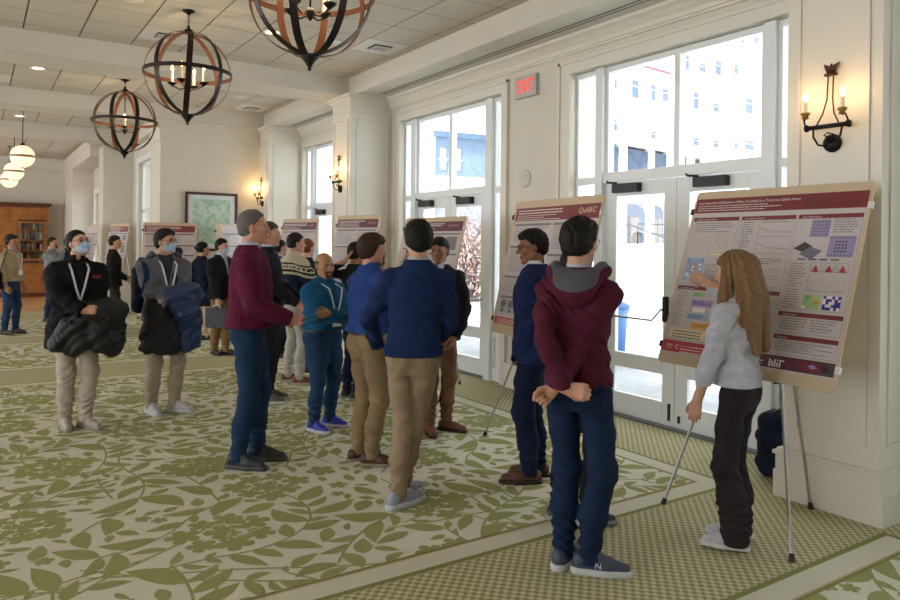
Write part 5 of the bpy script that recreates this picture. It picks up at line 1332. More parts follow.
        X = G.ax[0][:, None, None] - HC[0]; Y = G.ax[1][None, :, None] - HC[1]; Z = G.ax[2][None, None, :] - HC[2]
        qy = (HM[0, 1] * X + HM[1, 1] * Y + HM[2, 1] * Z) / hs; qz = (HM[0, 2] * X + HM[1, 2] * Y + HM[2, 2] * Z) / hs; qx = (HM[0, 0] * X + HM[1, 0] * Y + HM[2, 0] * Z) / hs
        G.d = np.maximum(np.maximum(G.d + .0012 * np.sin(300 * qx + 90 * qz), qz + .034 - (.045 * np.clip((.04 - qy) / .05, 0, 1))), .0 - qy).astype(np.float32)
        G.ell(HT(0, .098, -.0635), V(.020, .012, .009) * hs, .003, HM, 'cut'); G.mesh('beard', mat('beard_' + hc.strip('#'), hc, 0.85, var=0.3, scale=90), root)
    # --- trousers --------------------------------------------------------------
    LG = dict(kind='chino', col='#7c6650', r=1.0, hem=0.05); LG.update(legs or {})
    LM = denim('denim_' + LG['col'].strip('#'), LG['col']) if LG['kind'] == 'jeans' else fab('trousers_' + LG['col'].strip('#'), LG['col'])
    F = Field((lo[0], lo[1], 0.02), (hi[0], hi[1], 1.12 * s), h); r = LG['r']
    wz = 1.03 * s
    if LG['kind'] != 'skirt':
        F.loft([(0.80 * s, pel[0], -.005, .11 * s * B * hipw, .080 * s * B), (0.86 * s, pel[0], -.008, .145 * s * B * hipw, .102 * s * B), (0.94 * s, pel[0], -.012, .158 * s * B * hipw, .112 * s * B), (wz, lx(wz), ly(wz) + .01 * belly, .138 * s * B * (0.93 if female else 1), (.100 + .02 * belly) * s * B)], .03, 2.3)
        for sd in (-1, 1):
            th = hip[sd] * .5 + KN[sd] * .5; sn = KN[sd] * .5 + ANK[sd] * .5
            back = rotz(YAWF[sd]) @ V(0, -1, 0)
            F.chain([hip[sd] - V(0, 0, .02), th, KN[sd], sn + back * .012, ANK[sd] - V(0, 0, .02)], [.085 * s * B * r, .076 * s * B * r, .066 * s * r, .062 * s * r * LG.get('flare', 1) ** .5, .049 * s * r * LG.get('flare', 1)], .035)
            F.ell(hip[sd] + V(-sd * .008, -.048 * s, .005), V(.072, .060, .080) * s * B, .04)
        F.wrinkle(LG.get('fold', .0055), 115, seed, (0.03, .33 * s)); F.wrinkle(.0042, 80, seed + 3, (.34 * s, .64 * s), lean=(.9, .5)); F.wrinkle(.0032, 55, seed + 4, (.60 * s, .95 * s), lean=(-.8, .6))
        F.plane((0, 0, LG['hem']), (0, 0, -1)); F.plane((0, 0, wz), (0, 0, 1))
        tr = F.mesh('trousers', LM, root)
        if LG.get('belt'):
            G = Field((lo[0], lo[1], wz - .06), (hi[0], hi[1], wz + .04), h * .8)
            G.loft([(wz - .045, lx(wz), ly(wz) + .01 * belly - .004, .154 * s * B, (.113 + .02 * belly) * s * B), (wz - .006, lx(wz), ly(wz) + .01 * belly, .149 * s * B, (.109 + .02 * belly) * s * B)], .01, 2.3); G.mesh('belt', mat('belt_leather', '#3a241a', 0.4, var=0.1), tr)
        if LG.get('pockets'):
            for sd in (-1, 1):
                P0 = []; 
                cx = pel[0] + sd * .078 * s; cz = .90 * s
                pocket = [(-.062, .055), (.062, .055), (.062, -.06), (0, -.085), (-.062, -.06)]
                G = Field((cx - .1, -.25, cz - .13), (cx + .1, 0.0, cz + .1), .005); G.d = np.full(G.n, .5, np.float32)
                # a patch following the seat: offset copy of the trouser field limited to the pocket outline
                i0 = [int(round((G.lo[i] - F.lo[i]) / F.h)) for i in range(3)]
                xs_, ys_, zs_ = [np.clip(((G.ax[i] - F.lo[i]) / F.h).round().astype(int), 0, F.n[i] - 1) for i in range(3)]
                base_ = F.d[np.ix_(xs_, ys_, zs_)] - .0055
                X = G.ax[0][:, None, None] - cx; Z = G.ax[2][None, None, :] - cz; Yg = G.ax[1][None, :, None]
                m = np.maximum(np.maximum(np.abs(X) - .062 * s, Z - .055 * s), -.085 * s - Z + np.abs(X) * .4); G.d = np.maximum(np.maximum(base_, m), Yg + .04).astype(np.float32) + Z * 0
                po = G.mesh('back_pocket', LM, tr)
                if po:
                    mb = MB()
        # shoes ---------------------------------------------------------------------
    st0, c0, c1 = shoes[0], shoes[1], shoes[2]; c2 = shoes[3] if len(shoes) > 3 else c1
    mcol = [mat('shoe_' + c0.strip('#'), c0, 0.55, var=0.12, scale=30), mat('sole_' + c1.strip('#'), c1, 0.6, var=0.05), mat('lace_' + c2.strip('#'), c2, 0.7, var=0)]
    for sd in (-1, 1): shoe(root, ANK[sd], YAWF[sd], s * (0.92 if female else 1.0), st0, mcol, h=h if h <= 0.006 else .008)
    # --- top garment -------------------------------------------------------------
    tops = [dict(top or {})] + [dict(x) for x in (top or {}).get('over', [])]
    out = {}
    for ti, T in enumerate(tops):
        kind = T.get('kind', 'sweater'); col = T.get('col', '#333333'); TM = fab(kind + '_' + col.strip('#'), col, bump=T.get('bump', .25)); off = T.get('off', 0.0) + ti * .012
        hem = T.get('hem', 0.90) * s; F = Field((lo[0], lo[1], hem - .04), (hi[0], hi[1], HC[2]), h)
        LZ = lambda z, rx, ry, dy=0: (z * s, lx(z * s), ly(z * s) + dy, (rx * B + off) * s, (ry * B + off) * s)
        fem = .93 if female else 1.0; bl = belly * .04
        hemr = T.get('flare', 0.0)
        lev = [LZ(hem / s - .02, .180 * hipw + hemr, .137 + bl * .6 + hemr, bl * .3 - .008), LZ(.98, .170 * hipw + hemr * .6, .127 + bl + hemr * .5, bl * .5 - .004), LZ(1.08, .150 * fem, .115 + bl, bl * .5), LZ(1.22, .163 * fem, .122 + bl * .4, bl * .3), LZ(1.34, .165 * fem, .118, 0), LZ(1.39, .150 * fem * shoulder, .104, -.006), LZ(1.43, .120, .092, -.012), LZ(1.465, .085, .078, -.014), (1.515 * s, neck[0], neck[1], .066 * s, .066 * s)]
        F.loft([l for l in lev if l[0] >= hem - .05], .03, 2.35, yaw=tw * .6)
        if female: 
            for sd in (-1, 1): F.ell(V(lx(1.28 * s) + sd * .065 * s, ly(1.28 * s) + .085 * s, 1.265 * s), V(.06, .05, .06) * s, .05)
        slv = T.get('sleeve', 'long'); rs = T.get('rs', 1.0) * B ** .5
        for sd in (-1, 1):
            a = ARM[sd]; e, w = a['e'], a['w']
            F.cone(V(neck[0] + sd * .035, neck[1], 1.452 * s), SH[sd] + V(0, 0, -.008), .044 * s, (.050 * rs * s) + off * s, .04)
            if slv == 'short': m = SH[sd] * .35 + e * .65; F.cone(SH[sd], m, (.062 * rs + off) * s, (.058 * rs + off) * s, .03); F.plane(m, m - SH[sd], lo=m - .1, hi=m + .1)
            else:
                cuff = .30 if slv == 'rolled' else -.02 if slv == 'long' else .0
                F.chain([SH[sd] + V(0, 0, -.012), SH[sd] * .5 + e * .5, e], [(.051 * rs + off) * s, (.051 * rs + off) * s, (.045 * rs + off) * s], .045)
                we = w * (1 - cuff) + e * cuff; u = unit(w - e)
                F.chain([e, e * .5 + we * .5, we + u * .012], [(.050 * rs + off) * s, (.046 * rs + off) * s, (.036 * rs + off) * s], .015)
        F.wrinkle(T.get('fold', .0030) * 1.25, 52, seed + 5 + ti, lean=(.7, .3)); F.wrinkle(T.get('fold', .0030) * .6, 110, seed + 9 + ti, lean=(1.2, .9))
        if slv != 'short':
            for sd in (-1, 1):
                a = ARM[sd]; e, w = a['e'], a['w']; cuff = .30 if slv == 'rolled' else -.02; u = unit(w - e); we = w * (1 - cuff) + e * cuff + u * .004
                r3 = F.sub(we - .07, we + .07, 0)
                if r3:
                    sl, X, Y, Z = r3; dd = (X - we[0]) * u[0] + (Y - we[1]) * u[1] + (Z - we[2]) * u[2]
                    rad = np.sqrt((X - we[0]) ** 2 + (Y - we[1]) ** 2 + (Z - we[2]) ** 2) - .069
                    F.d[sl] = np.maximum(F.d[sl], np.minimum(dd, .3) + np.where(rad > 0, -1.0, 0.0))
        # hem gathers in
        F.plane((0, 0, hem), (0, 0, -1)); F.plane((0, 0, 1.505 * s), (0, 0, 1))
        F.cone(neck + V(0, .005, -.02), neck + V(0, .012, .09), .056 * s, .062 * s, .004, op='cut')
        if kind in ('jacket', 'coat', 'blazer'):   # open front
            wv = T.get('open', .05); top_z = 1.46 * s; bz = T.get('button', 1.12) * s
            X = F.ax[0][:, None, None]; Y = F.ax[1][None, :, None]; Z = F.ax[2][None, None, :]
            cxz = np.interp(F.ax[2], [hem, sh_z], [lx(hem), lx(sh_z)])[None, None, :]
            hw = np.where(Z > bz, wv * (Z - bz) / (top_z - bz), T.get('low', 0.012) * np.clip((bz - Z) / .2, 0, 1)); cy = np.interp(F.ax[2], [hem, sh_z], [ly(hem), ly(sh_z)])[None, None, :]
            F.d = np.maximum(F.d, -np.maximum(np.abs(X - cxz) - hw, cy + .03 - Y)).astype(np.float32)
        if T.get('half'):    # patterned yoke handled by regions
            pass
        mats = [TM]; regf = None
        if 'yoke' in T:
            mats = [TM, fab('knit_cream', '#b3a88f', bump=.4), fab('knit_black', '#1a1a1f', bump=.4)]
            def regf(c):
                z = c[:, 2] / s + .25 * np.clip(np.abs(c[:, 0]) - .12, 0, 1); r_ = np.zeros(len(c), int)
                r_[z > 1.27] = 1; r_[(z > 1.30) & (z < 1.325)] = 2; r_[(z > 1.385) & (z < 1.40)] = 2
                zig = (np.sin(c[:, 0] * 160) > 0) & (z > 1.34) & (z < 1.37); r_[zig] = 2
                return r_
        to = F.mesh(kind, mats, root, regf); out[ti] = to
        # ribbed hem and cuffs for knitwear
        if T.get('rib'):
            G = Field((lo[0], lo[1], hem - .02), (hi[0], hi[1], hem + .07), h * .8); G.loft([(hem - .005, lx(hem), ly(hem) + bl * .3, (.172 * hipw * B + off + hemr) * s, (.130 * B + off + bl * .6) * s), (hem + .05, lx(hem), ly(hem) + bl * .3, (.179 * hipw * B + off + hemr) * s, (.137 * B + off + bl * .6) * s)], .01, 2.35)
            X = G.ax[0][:, None, None]; Y = G.ax[1][None, :, None]; G.d += (.0012 * np.sin(70 * np.arctan2(X, Y + .001))).astype(np.float32); G.mesh('ribbed_hem', TM, to)
        if T.get('collar'):
            cc = fab('collar_' + T['collar'].strip('#'), T['collar'], bump=.1); G = Field(neck - V(.12, .12, .08), neck + V(.12, .14, .12), .004)
            G.loft([(neck[2] - .005, neck[0], neck[1] + .006, .071 * s, .072 * s), (neck[2] + .03, neck[0], neck[1] + .012, .064 * s, .066 * s), (neck[2] + .055, neck[0], neck[1] + .016, .061 * s, .063 * s)], .004, 2.0)
            G.loft([(neck[2] - .03, neck[0], neck[1] + .008, .060 * s, .061 * s), (neck[2] + .1, neck[0], neck[1] + .018, .055 * s, .057 * s)], .0, 2.0, op='cut')
            for sd in (-1, 1): G.cone(neck + V(sd * .03, .07, .02), neck + V(sd * .045, .092, -.03), .009, .006, .01, ((0, 1, .4), .5))
            G.cone(neck + V(0, .06, -.05), neck + V(0, .085, .1), .014, .02, .004, op='cut'); G.mesh('collar', cc, to)
        if T.get('placket'):
            mb = MB(); z = 1.48 * s; mb.tube([V(lx(z), ly(z) + .085 * s, z - .01), V(lx(z), ly(z) + .11 * s * B, 1.40 * s), V(lx(z), ly(z) + .125 * s * B, 1.30 * s)], [.004, .004, .004], 6); mb.build('zip', mat('zip_' + T['placket'].strip('#'), T['placket'], 0.4, var=0), to)
        if T.get('hood'):
            HMm = fab('hood_lining', T['hood'], bump=.3)
            # hood lying on the upper back: outer fabric roll and grey lining inside
            nb = neck + V(0, 0, -.005)
            for nm, mm, c_, dz, rr, yo in (('hood', TM, 1.0, 0.0, .021, 0), ('hood_lining', HMm, .86, .016, .022, 0.0)):
                G = Field(nb - V(.22, .24, .22), nb + V(.22, .2, .14), .006); pts = []
                for i in range(15):
                    a = math.pi * (1.0 + i / 14.0) ; x = .138 * c_ * math.cos(a); y = .125 * c_ * math.sin(a) * 1.0 + .03
                    zz_ = .022 + dz - .105 * (abs(math.sin(a)) ** 2.2) * c_; pts.append(nb + V(x, y + yo, zz_) * s)
                G.chain(pts, [rr * s] * 15, .03); 
                if nm == 'hood':
                    G.ell(nb + V(0, -.095, -.085) * s, V(.10, .035, .075) * s, .04)
                else:
                    G.ell(nb + V(0, -.085, -.022) * s, V(.110, .085, .026) * s, .03, rotx(R(46)))
                    G.cone(neck + V(0, .005, -.02), neck + V(0, .012, .09), .060 * s, .064 * s, .01, op='cut')
                G.mesh(nm, mm, to)
    P = dict(root=root, neck=neck, HC=HC, HT=HT, ARM=ARM, SH=SH, s=s, lx=lx, ly=ly, ANK=ANK, body=body, top=out, lo=lo, hi=hi, B=B)
    if 'lanyard' in extras:
        mb = MB(); z0 = 1.47 * s; f = lambda z: ly(z) + (.13 * B + .022 + (.030 if (top or {}).get('over') else 0)) * s + belly * .036
        for sd in (-1, 1): mb.tube([neck + V(sd * .07, -.01, .01), V(lx(1.4 * s) + sd * .068, f(1.4 * s) - .012, 1.41 * s), V(lx(1.33 * s) + sd * .05, f(1.33 * s) + .004, 1.33 * s), V(lx(1.25 * s) + sd * .03, f(1.25 * s) + .008, 1.24 * s), V(lx(1.15 * s), f(1.15 * s) + .012, 1.13 * s)], .0085, 6, flat=.35)
        ln = mb.build('lanyard', mat('lanyard_white', '#c9ccd6', 0.6, var=0), root)
        mb = MB(); y = f(1.13 * s) + .014; mb.box(lx(1.1 * s) - .045, y, 1.04 * s, lx(1.1 * s) + .045, y + .004, 1.13 * s); mb.build('badge', mat('badge_white', '#dcdde0', 0.4, var=0), ln)
    return P

def fig(label, LF, RF, heading, **k):
    """LF, RF = ankles in the room: (x, y, heading of the toes)"""
    cx, cy = (LF[0] + RF[0]) / 2, (LF[1] + RF[1]) / 2; a = R(heading - 90); ft = []
    for f in (LF, RF):
        q = rotz(-a) @ V(f[0] - cx, f[1] - cy, 0); ft.append((q[0], q[1], f[2] - heading))
    return person(label, (cx, cy), heading, feet=ft, **k)
def cloth_thing(name, label, cat, prims, col, group=None, h=.008, fold=.006, f=60, seed=3, mat_=None, cuts=()):
    """soft folded thing: prims = [(a, b, ra, rb, k)] in the room"""
    P_ = np.array([q for pr in prims for q in (pr[0], pr[1])], float); lo, hi = P_.min(0) - .22, P_.max(0) + .22
    F = Field(lo, hi, h)
    for a, b, ra, rb, k in prims: F.cone(a, b, ra, rb, k)
    F.wrinkle(fold, f, seed); F.wrinkle(fold * .7, f * 1.3, seed + 1, lean=(-.8, .5)); F.wrinkle(fold * .5, f * 2.1, seed + 2, lean=(.3, -1.3))
    for p_, n_ in cuts: F.plane(p_, n_)
    c = (lo + hi) / 2; root = empty(name, (c[0], c[1], lo[2]), label=label, cat=cat, group=group)
    F.lo = F.lo - np.array([c[0], c[1], lo[2]]); F.ax = [F.ax[0] - c[0], F.ax[1] - c[1], F.ax[2] - lo[2]]
    F.mesh(name + '_fabric', mat_ or fab(name + col.strip('#'), col, .6, bump=.2), root); return root
# ---------------------------------------------------------------- the people
RT, LT = 1, -1
# woman at the nearest poster
P = fig('woman with long light brown hair in white shirt pointing at the poster', (3.425, 2.375, 128), (3.57, 2.455, 125), 104, H=1.60, female=True, build=.86, tone='fair',
    head=(-2, -4, 0), hair=('long', '#7d6044'), lean=.03, twist=-12,
    arms={RT: dict(ww=(3.79, 2.90, 1.43), pole=(.5, -.3, -1), wd=(.25, .97, .12), wp=(.9, -.3, -.1), pose='open'), LT: dict(w=(-.20, .17, .86), pole=(-.7, -1, 0), dir=(.05, .2, -1), palm=(1, .1, .1), pose='flat')},
    top=dict(kind='shirt', col='#bcbdc9', sleeve='rolled', hem=.955, off=.006, collar='#b4b5c2', rs=1.05, fold=.0042), legs=dict(kind='trousers', belt=1, col='#2b2529', r=1.08, flare=1.5, hem=.03), shoes=('sneaker', '#b4b0b4', '#c6c3c4', '#d8d6d6'), h=.0048, seed=2)
s = P['s']
# maroon hoodie
P = fig('man seen from behind in a maroon hoodie, hands clasped behind his back', (2.505, 2.72, 20), (2.56, 2.595, -44), 36, H=1.765, build=.93, tone='light',
    head=(-18, 3, 0), hair=('spiky', '#17120f'), extras=('glasses',), lean=-.02, shoulder=.9,
    arms={RT: dict(w=(-.11, -.20, .87), pole=(.2, -.8, -.5), dir=(-.75, .05, -.7), palm=(.1, -1, 0), pose='fist'), LT: dict(w=(-.02, -.215, .94), pole=(-.25, -.9, -.4), dir=(1, -.1, -.12), palm=(0, 1, -.1), pose='hold')},
    top=dict(kind='hoodie', col='#4d182b', hood='#55535a', collar='#aeb0bb', rib=1, hem=.93, off=.005, rs=1.0, fold=.0048), legs=dict(kind='jeans', col='#12233e', pockets=1, r=1.04), shoes=('sneaker', '#34404f', '#b9bbbc', '#2a3340'), h=.005, seed=4)
# emblem on the trainers
for fx, fy, yw in ((2.50, 2.735, 20), (2.555, 2.60, -44)): pass
# navy suit
P = fig('man in a navy suit and glasses seen in profile before the second poster', (3.18, 3.80, 150), (3.33, 3.89, 140), 128, H=1.74, build=1.0, tone='brown',
    head=(22, -6, 0), hair=('side', '#0f0d0d'), extras=('glasses',), lean=.02,
    arms={RT: dict(w=(.19, .10, .88), pole=(.5, -1, 0), pose='relaxed'), LT: dict(w=(-.12, .06, .86), pole=(-.3, -1, 0), pose='relaxed', pocket=True)},
    top=dict(kind='shirt', col='#c9cad2', collar='#d3d4da', hem=.98, over=[dict(kind='blazer', col='#1a2950', hem=.83, off=.012, collar=None, fold=.0028, flare=.006, rs=1.05)]),
    legs=dict(kind='trousers', col='#141c36', r=1.16, fold=.004), shoes=('lace', '#53311f', '#2a1a12', '#2a1a12'), h=.005, seed=5)
# centre man, navy sweater
P = fig('man seen from behind in a navy sweater and khaki trousers, room centre', (2.195, 3.87, 12), (2.275, 3.975, 22), 57, H=1.775, build=.99, tone='light', side=.145,
    head=(12, 0, 0), hair=('medium', '#171310'), lean=.02, shoulder=1.0,
    arms={RT: dict(w=(.17, .20, .96), pole=(.9, -.9, 0), pose='relaxed', pocket=True), LT: dict(w=(-.17, .20, .95), pole=(-.9, -.9, 0), pose='relaxed', pocket=True)},
    top=dict(kind='sweater', col='#17284f', collar='#9fa3ae', rib=1, hem=.92, off=.006, rs=1.02, fold=.0035), legs=dict(kind='chino', col='#8e7a62', r=.98), shoes=('sneaker', '#8d93a0', '#b9bcc4', '#c9ccd0'), h=.005, seed=6)
# black suit facing
P = fig('man in a black suit facing left beside the glass doors, talking to the centre man', (3.46, 5.27, -60), (3.28, 5.26, -110), 208, H=1.69, build=.95, tone='brown',
    head=(14, -4, 0), hair=('side', '#120f0e'), arms={RT: dict(w=(.2, .1, .88)), LT: dict(w=(-.20, .08, .88), pole=(-.8, -1, 0))},
    top=dict(kind='shirt', col='#c2c6d0', collar='#ccd0d8', hem=.98, over=[dict(kind='blazer', col='#18181c', hem=.83, off=.012, open=.06, fold=.0028)]), legs=dict(kind='chino', col='#6b4d38', r=1.0), shoes=('lace', '#6b3b22', '#2a1a12', '#3a2216'), h=.006, seed=7)
# blue shirt, beard
P = fig('bearded man in a blue shirt and khaki trousers gesturing with a raised hand', (2.41, 4.88, 0), (2.44, 4.71, -35), 8, H=1.70, build=1.04, tone='rosy', belly=.4,
    head=(-8, 0, 0), hair=('medium', '#3a281d'), extras=('goatee',), lean=.03, side=.04,
    arms={RT: dict(ww=(2.56, 4.83, 1.40), pole=(.6, -.1, -1), dir=(-.3, .5, .7), palm=(-.6, -.5, .6), pose='hold'), LT: dict(w=(-.15, .30, 1.05), pole=(-.8, -.5, -.6), pose='relaxed')},
    top=dict(kind='shirt', col='#2a4384', hem=1.005, off=.004, rs=1.12, collar='#2d478a', fold=.004), legs=dict(kind='chino', col='#8a7355', belt=1, r=1.04), shoes=('lace', '#4a2d1f', '#8a7c6c', '#2a1a12'), h=.0055, seed=8)
# teal, arms crossed
P = fig('bald man with a goatee in a teal shirt, arms folded, lanyard and blue shoes', (2.645, 5.92, -50), (2.456, 5.82, -70), -78, H=1.535, build=1.27, tone='tan', belly=.7,
    head=(-6, -2, 0), hair=('balding', '#4a3d37'), extras=('goatee', 'lanyard'), lean=.0,
    arms={RT: dict(w=(-.10, .25, 1.12), pole=(1, .1, -.9), dir=(-1, .1, .15), palm=(0, -1, -.2), pose='flat'), LT: dict(w=(.08, .22, 1.17), pole=(-1, .1, -.9), dir=(1, .15, .05), palm=(0, -1, 0), pose='flat')},
    top=dict(kind='shirt', col='#155076', hem=1.0, off=.006, rs=1.15, collar='#17567e', fold=.0045), legs=dict(kind='jeans', col='#223c5c', belt=1, r=1.08), shoes=('sneaker', '#20309a', '#b4b4bd', '#20309a'), h=.0055, seed=9)
# maroon sweater
P = fig('tall grey-haired man in a maroon quarter-zip sweater and jeans, in profile', (1.775, 5.27, -35), (1.59, 5.14, -45), -24, H=1.865, build=1.06, tone='rosy', belly=.35,
    head=(-4, 2, 0), hair=('receding', '#5f5c58'), lean=.01,
    arms={RT: dict(w=(.13, .27, 1.01), pole=(.5, -1, -.5), dir=(-.15, 1, -.22), palm=(-1, 0, -.2), pose='hold'), LT: dict(w=(-.12, .20, .98), pole=(-.5, -1, -.5), dir=(.2, 1, -.2), palm=(1, 0, -.2), pose='hold')},
    top=dict(kind='sweater', col='#571533', collar='#aeb4cc', placket='#2c1a26', hem=.95, off=.010, rs=1.12, rib=1), legs=dict(kind='jeans', col='#1a3350', r=1.02, hipw=1), shoes=('sneaker', '#23272e', '#3c3a38', '#17181b'), h=.0055, seed=10)
Pm = P; q = P['ARM'][RT]['w']; Mr = P['root'].matrix_basis
g = empty('folded_glasses', label='folded dark spectacles held by the man in the maroon sweater', cat='glasses')
wq = rotz(R(-24 - 90)) @ q + V(P['root'].location.x, P['root'].location.y, 0); dv = V(math.cos(R(-24)), math.sin(R(-24)), 0)
g.location = tuple(wq + dv * .13 + V(0, 0, -.02)); mb = MB()
for k in (0, 1): mb.tube([dv * (-.05) + V(0, 0, .0 - .03 * k), dv * .05 + V(0, 0, .03 - .04 * k), dv * .10 + V(0, 0, .045 - .05 * k)], .003, 5)
mb.build('temple_arms', M_lens, g) if False else None
for k in (0, 1):
    m1 = MB(); m1.tube([dv * (-.05) + V(0, 0, -.03 * k), dv * .05 + V(0, 0, .03 - .04 * k), dv * .10 + V(0, 0, .045 - .05 * k)], .003, 5); m1.build('temple', M_lens, g)
m1 = MB(); m1.tube([dv * .08 + V(.018 * math.cos(a), 0, .018 * math.sin(a)) for a in [i * .52 for i in range(12)]], .0025, 5, closed=True); m1.build('lens_rim', M_lens, g)
# black sweater behind
fig('man in a black sweater and black trousers standing right behind the maroon sweater', (2.55, 7.25, -30), (2.44, 7.06, -30), -28, H=1.84, build=1.05, tone='rosy', belly=.3, hair=('short', '#4a4039'), head=(-3, 0, 0),
    arms={RT: dict(w=(.16, .30, .97), pole=(.7, -1, -.5), pose='fist'), LT: dict(w=(-.12, .3, 1.0), pose='fist')},
    top=dict(kind='sweater', col='#16171e', collar='#a9b4c8', hem=.92, off=.006), legs=dict(kind='trousers', col='#17181d'), shoes=('sneaker', '#55534f', '#b5b2ac', '#3a3937'), h=.007, seed=11)
# patterned sweater
fig('man in a navy and cream patterned knit sweater and white trousers, before a poster', (3.08, 8.10, -15), (3.13, 7.86, -25), 12, H=1.745, build=1.04, tone='light', hair=('short', '#1e1815'), head=(-22, 0, 0),
    arms={RT: dict(w=(.15, .24, 1.0), pole=(1, -.6, -.2), pocket=True), LT: dict(w=(-.15, .24, 1.0), pole=(-1, -.6, -.2), pocket=True)},
    top=dict(kind='sweater', col='#131a2e', yoke=1, collar='#b3a88f', hem=.92, off=.014, rs=1.15), legs=dict(kind='chino', col='#aaa69c', r=1.0), shoes=('lace', '#6e3a2a', '#a59f94', '#3a2216'), h=.007, seed=12)
fig('person with reddish-brown hair mostly hidden behind the patterned sweater', (3.46, 8.66, 20), (3.54, 8.52, 10), 25, H=1.68, tone='fair', hair=('short', '#6b3a24'), top=dict(kind='sweater', col='#1f2430', hem=.9), legs=dict(kind='trousers', col='#15171c'), shoes=('lace', '#1c1a1b', '#111111'), h=.009, seed=13)
fig('dark-haired man in a mid-blue jacket and black trousers, beyond the black sweater', (3.60, 9.98, -20), (3.62, 9.80, -30), 5, H=1.67, tone='tan', hair=('short', '#161211'), top=dict(kind='jacket', col='#27406e', hem=.88, collar='#9fb0cc', over=[]), legs=dict(kind='trousers', col='#17191f'), shoes=('lace', '#5a3826', '#2a1a12'), h=.009, seed=14)
# partly hidden behind the bald man, raising a hand
fig('person in a dark jacket raising an open hand, mostly hidden behind the bearded man', (3.30, 6.95, 20), (3.33, 6.78, 10), 20, H=1.64, tone='tan', hair=('short', '#1b1715'), side=.05,
    arms={RT: dict(w=(.18, .28, 1.0)), LT: dict(ww=(3.17, 6.76, 1.44), pole=(-1, -.2, -.6), wd=(.55, .25, .6), wp=(.5, -.5, -.6), pose='open')},
    top=dict(kind='jacket', col='#17181c', hem=.9), legs=dict(kind='trousers', col='#141c30'), shoes=('lace', '#25211f', '#8a8784'), h=.008, seed=15)
fig('dark-haired person hidden behind the centre man, one black shoe showing', (3.60, 6.22, -150), (3.72, 6.12, -150), 160, H=1.60, tone='tan', hair=('short', '#141110'), top=dict(kind='sweater', col='#202329', hem=.9), legs=dict(kind='trousers', col='#16181d'), shoes=('lace', '#151414', '#101010'), h=.009, seed=16)
fig('person with dark hair hidden behind the maroon hoodie, grey trainer showing', (2.90, 3.20, -20), (2.99, 3.05, -30), 20, H=1.60, tone='light', female=True, build=.9, hair=('medium', '#1a1513'), head=(0, 0, 0), side=0.0,
    arms={RT: dict(w=(.05, .2, 1.0), pole=(.3, -1, 0), pocket=True), LT: dict(w=(-.05, .2, 1.0), pole=(-.3, -1, 0), pocket=True)}, top=dict(kind='sweater', col='#1d2438', hem=.9), legs=dict(kind='trousers', col='#15171e'), shoes=('sneaker', '#3c3a42', '#8f8d90', '#a9a7a9'), h=.007, seed=17)
# masked man 1
P = fig('masked man with glasses in a black jacket, carrying a black coat', (.815, 6.95, -60), (.665, 7.03, -85), -88, H=1.715, build=1.0, tone='fair',
    head=(30, 20, 0), hair=('short', '#12100f'), extras=('glasses', 'mask', 'lanyard'), belly=.2,
    arms={RT: dict(w=(-.0, .33, 1.06), pole=(1, -.3, -.7), dir=(-1, .25, .1), palm=(0, -1, -.3), pose='hold'), LT: dict(w=(.02, .24, 1.0), pole=(-1, -.1, -.7), dir=(1, .2, 0), palm=(0, 0, 1), pose='hold', pocket=True)},
    top=dict(kind='tee', col='#1b1a1c', hem=.92, over=[dict(kind='jacket', col='#101013', hem=.72, off=.010, flare=.05, collar='#141417', open=.07, button=1.28, rs=1.1, low=.004, fold=.005)]), legs=dict(kind='trousers', col='#b0a497', r=1.08, fold=.006), shoes=('sneaker', '#a39a8e', '#8d867c', '#c0b8ac'), h=.006, seed=18)
# small red logo on the jacket
def front_y(ob, x, z, r=.012):
    n_ = len(ob.data.vertices); co = np.zeros(n_ * 3, np.float32); ob.data.vertices.foreach_get('co', co); co = co.reshape(-1, 3)
    m = (np.abs(co[:, 0] - x) < r) & (np.abs(co[:, 2] - z) < r); return float(co[m, 1].max()) if m.any() else .16
jk = P['top'][1]; v, f, w = text_geo('RLE', .038, .003); mb = MB()
mb.add([(-.165 + x, front_y(jk, -.165 + x, 1.30 + y) + .004, 1.30 + y) for x, y in [((w - a), b) for a, b in v]], f); mb.build('embroidered_logo', mat('logo_red', '#c23a4c', .6, var=0), jk, fix=False)
# masked man 2
P2_ = fig('masked man with backpack in a grey jacket, holding a navy coat', (1.60, 7.17, -45), (1.40, 7.21, -80), -86, H=1.745, build=.98, tone='light',
    head=(34, 6, 0), hair=('side', '#15110f'), extras=('glasses', 'mask', 'lanyard'),
    arms={RT: dict(w=(-.08, .24, 1.15), pole=(1, -.1, -.8), dir=(-1, .3, .1), palm=(0, -1, 0), pose='flat'), LT: dict(w=(.10, .25, 1.08), pole=(-1, -.1, -.7), dir=(1, .2, 0), palm=(0, -1, 0), pose='flat', pocket=True)},
    top=dict(kind='tee', col='#3b3c44', hem=.92, over=[dict(kind='jacket', col='#5d5e66', hem=.88, off=.012, hood='#4a4b50', open=.06, button=1.2, rs=1.05)]), legs=dict(kind='trousers', col='#9d8f7b', r=1.04, fold=.005), shoes=('sneaker', '#a9a9ae', '#b9b9bd', '#2c3c6a'), h=.006, seed=19)
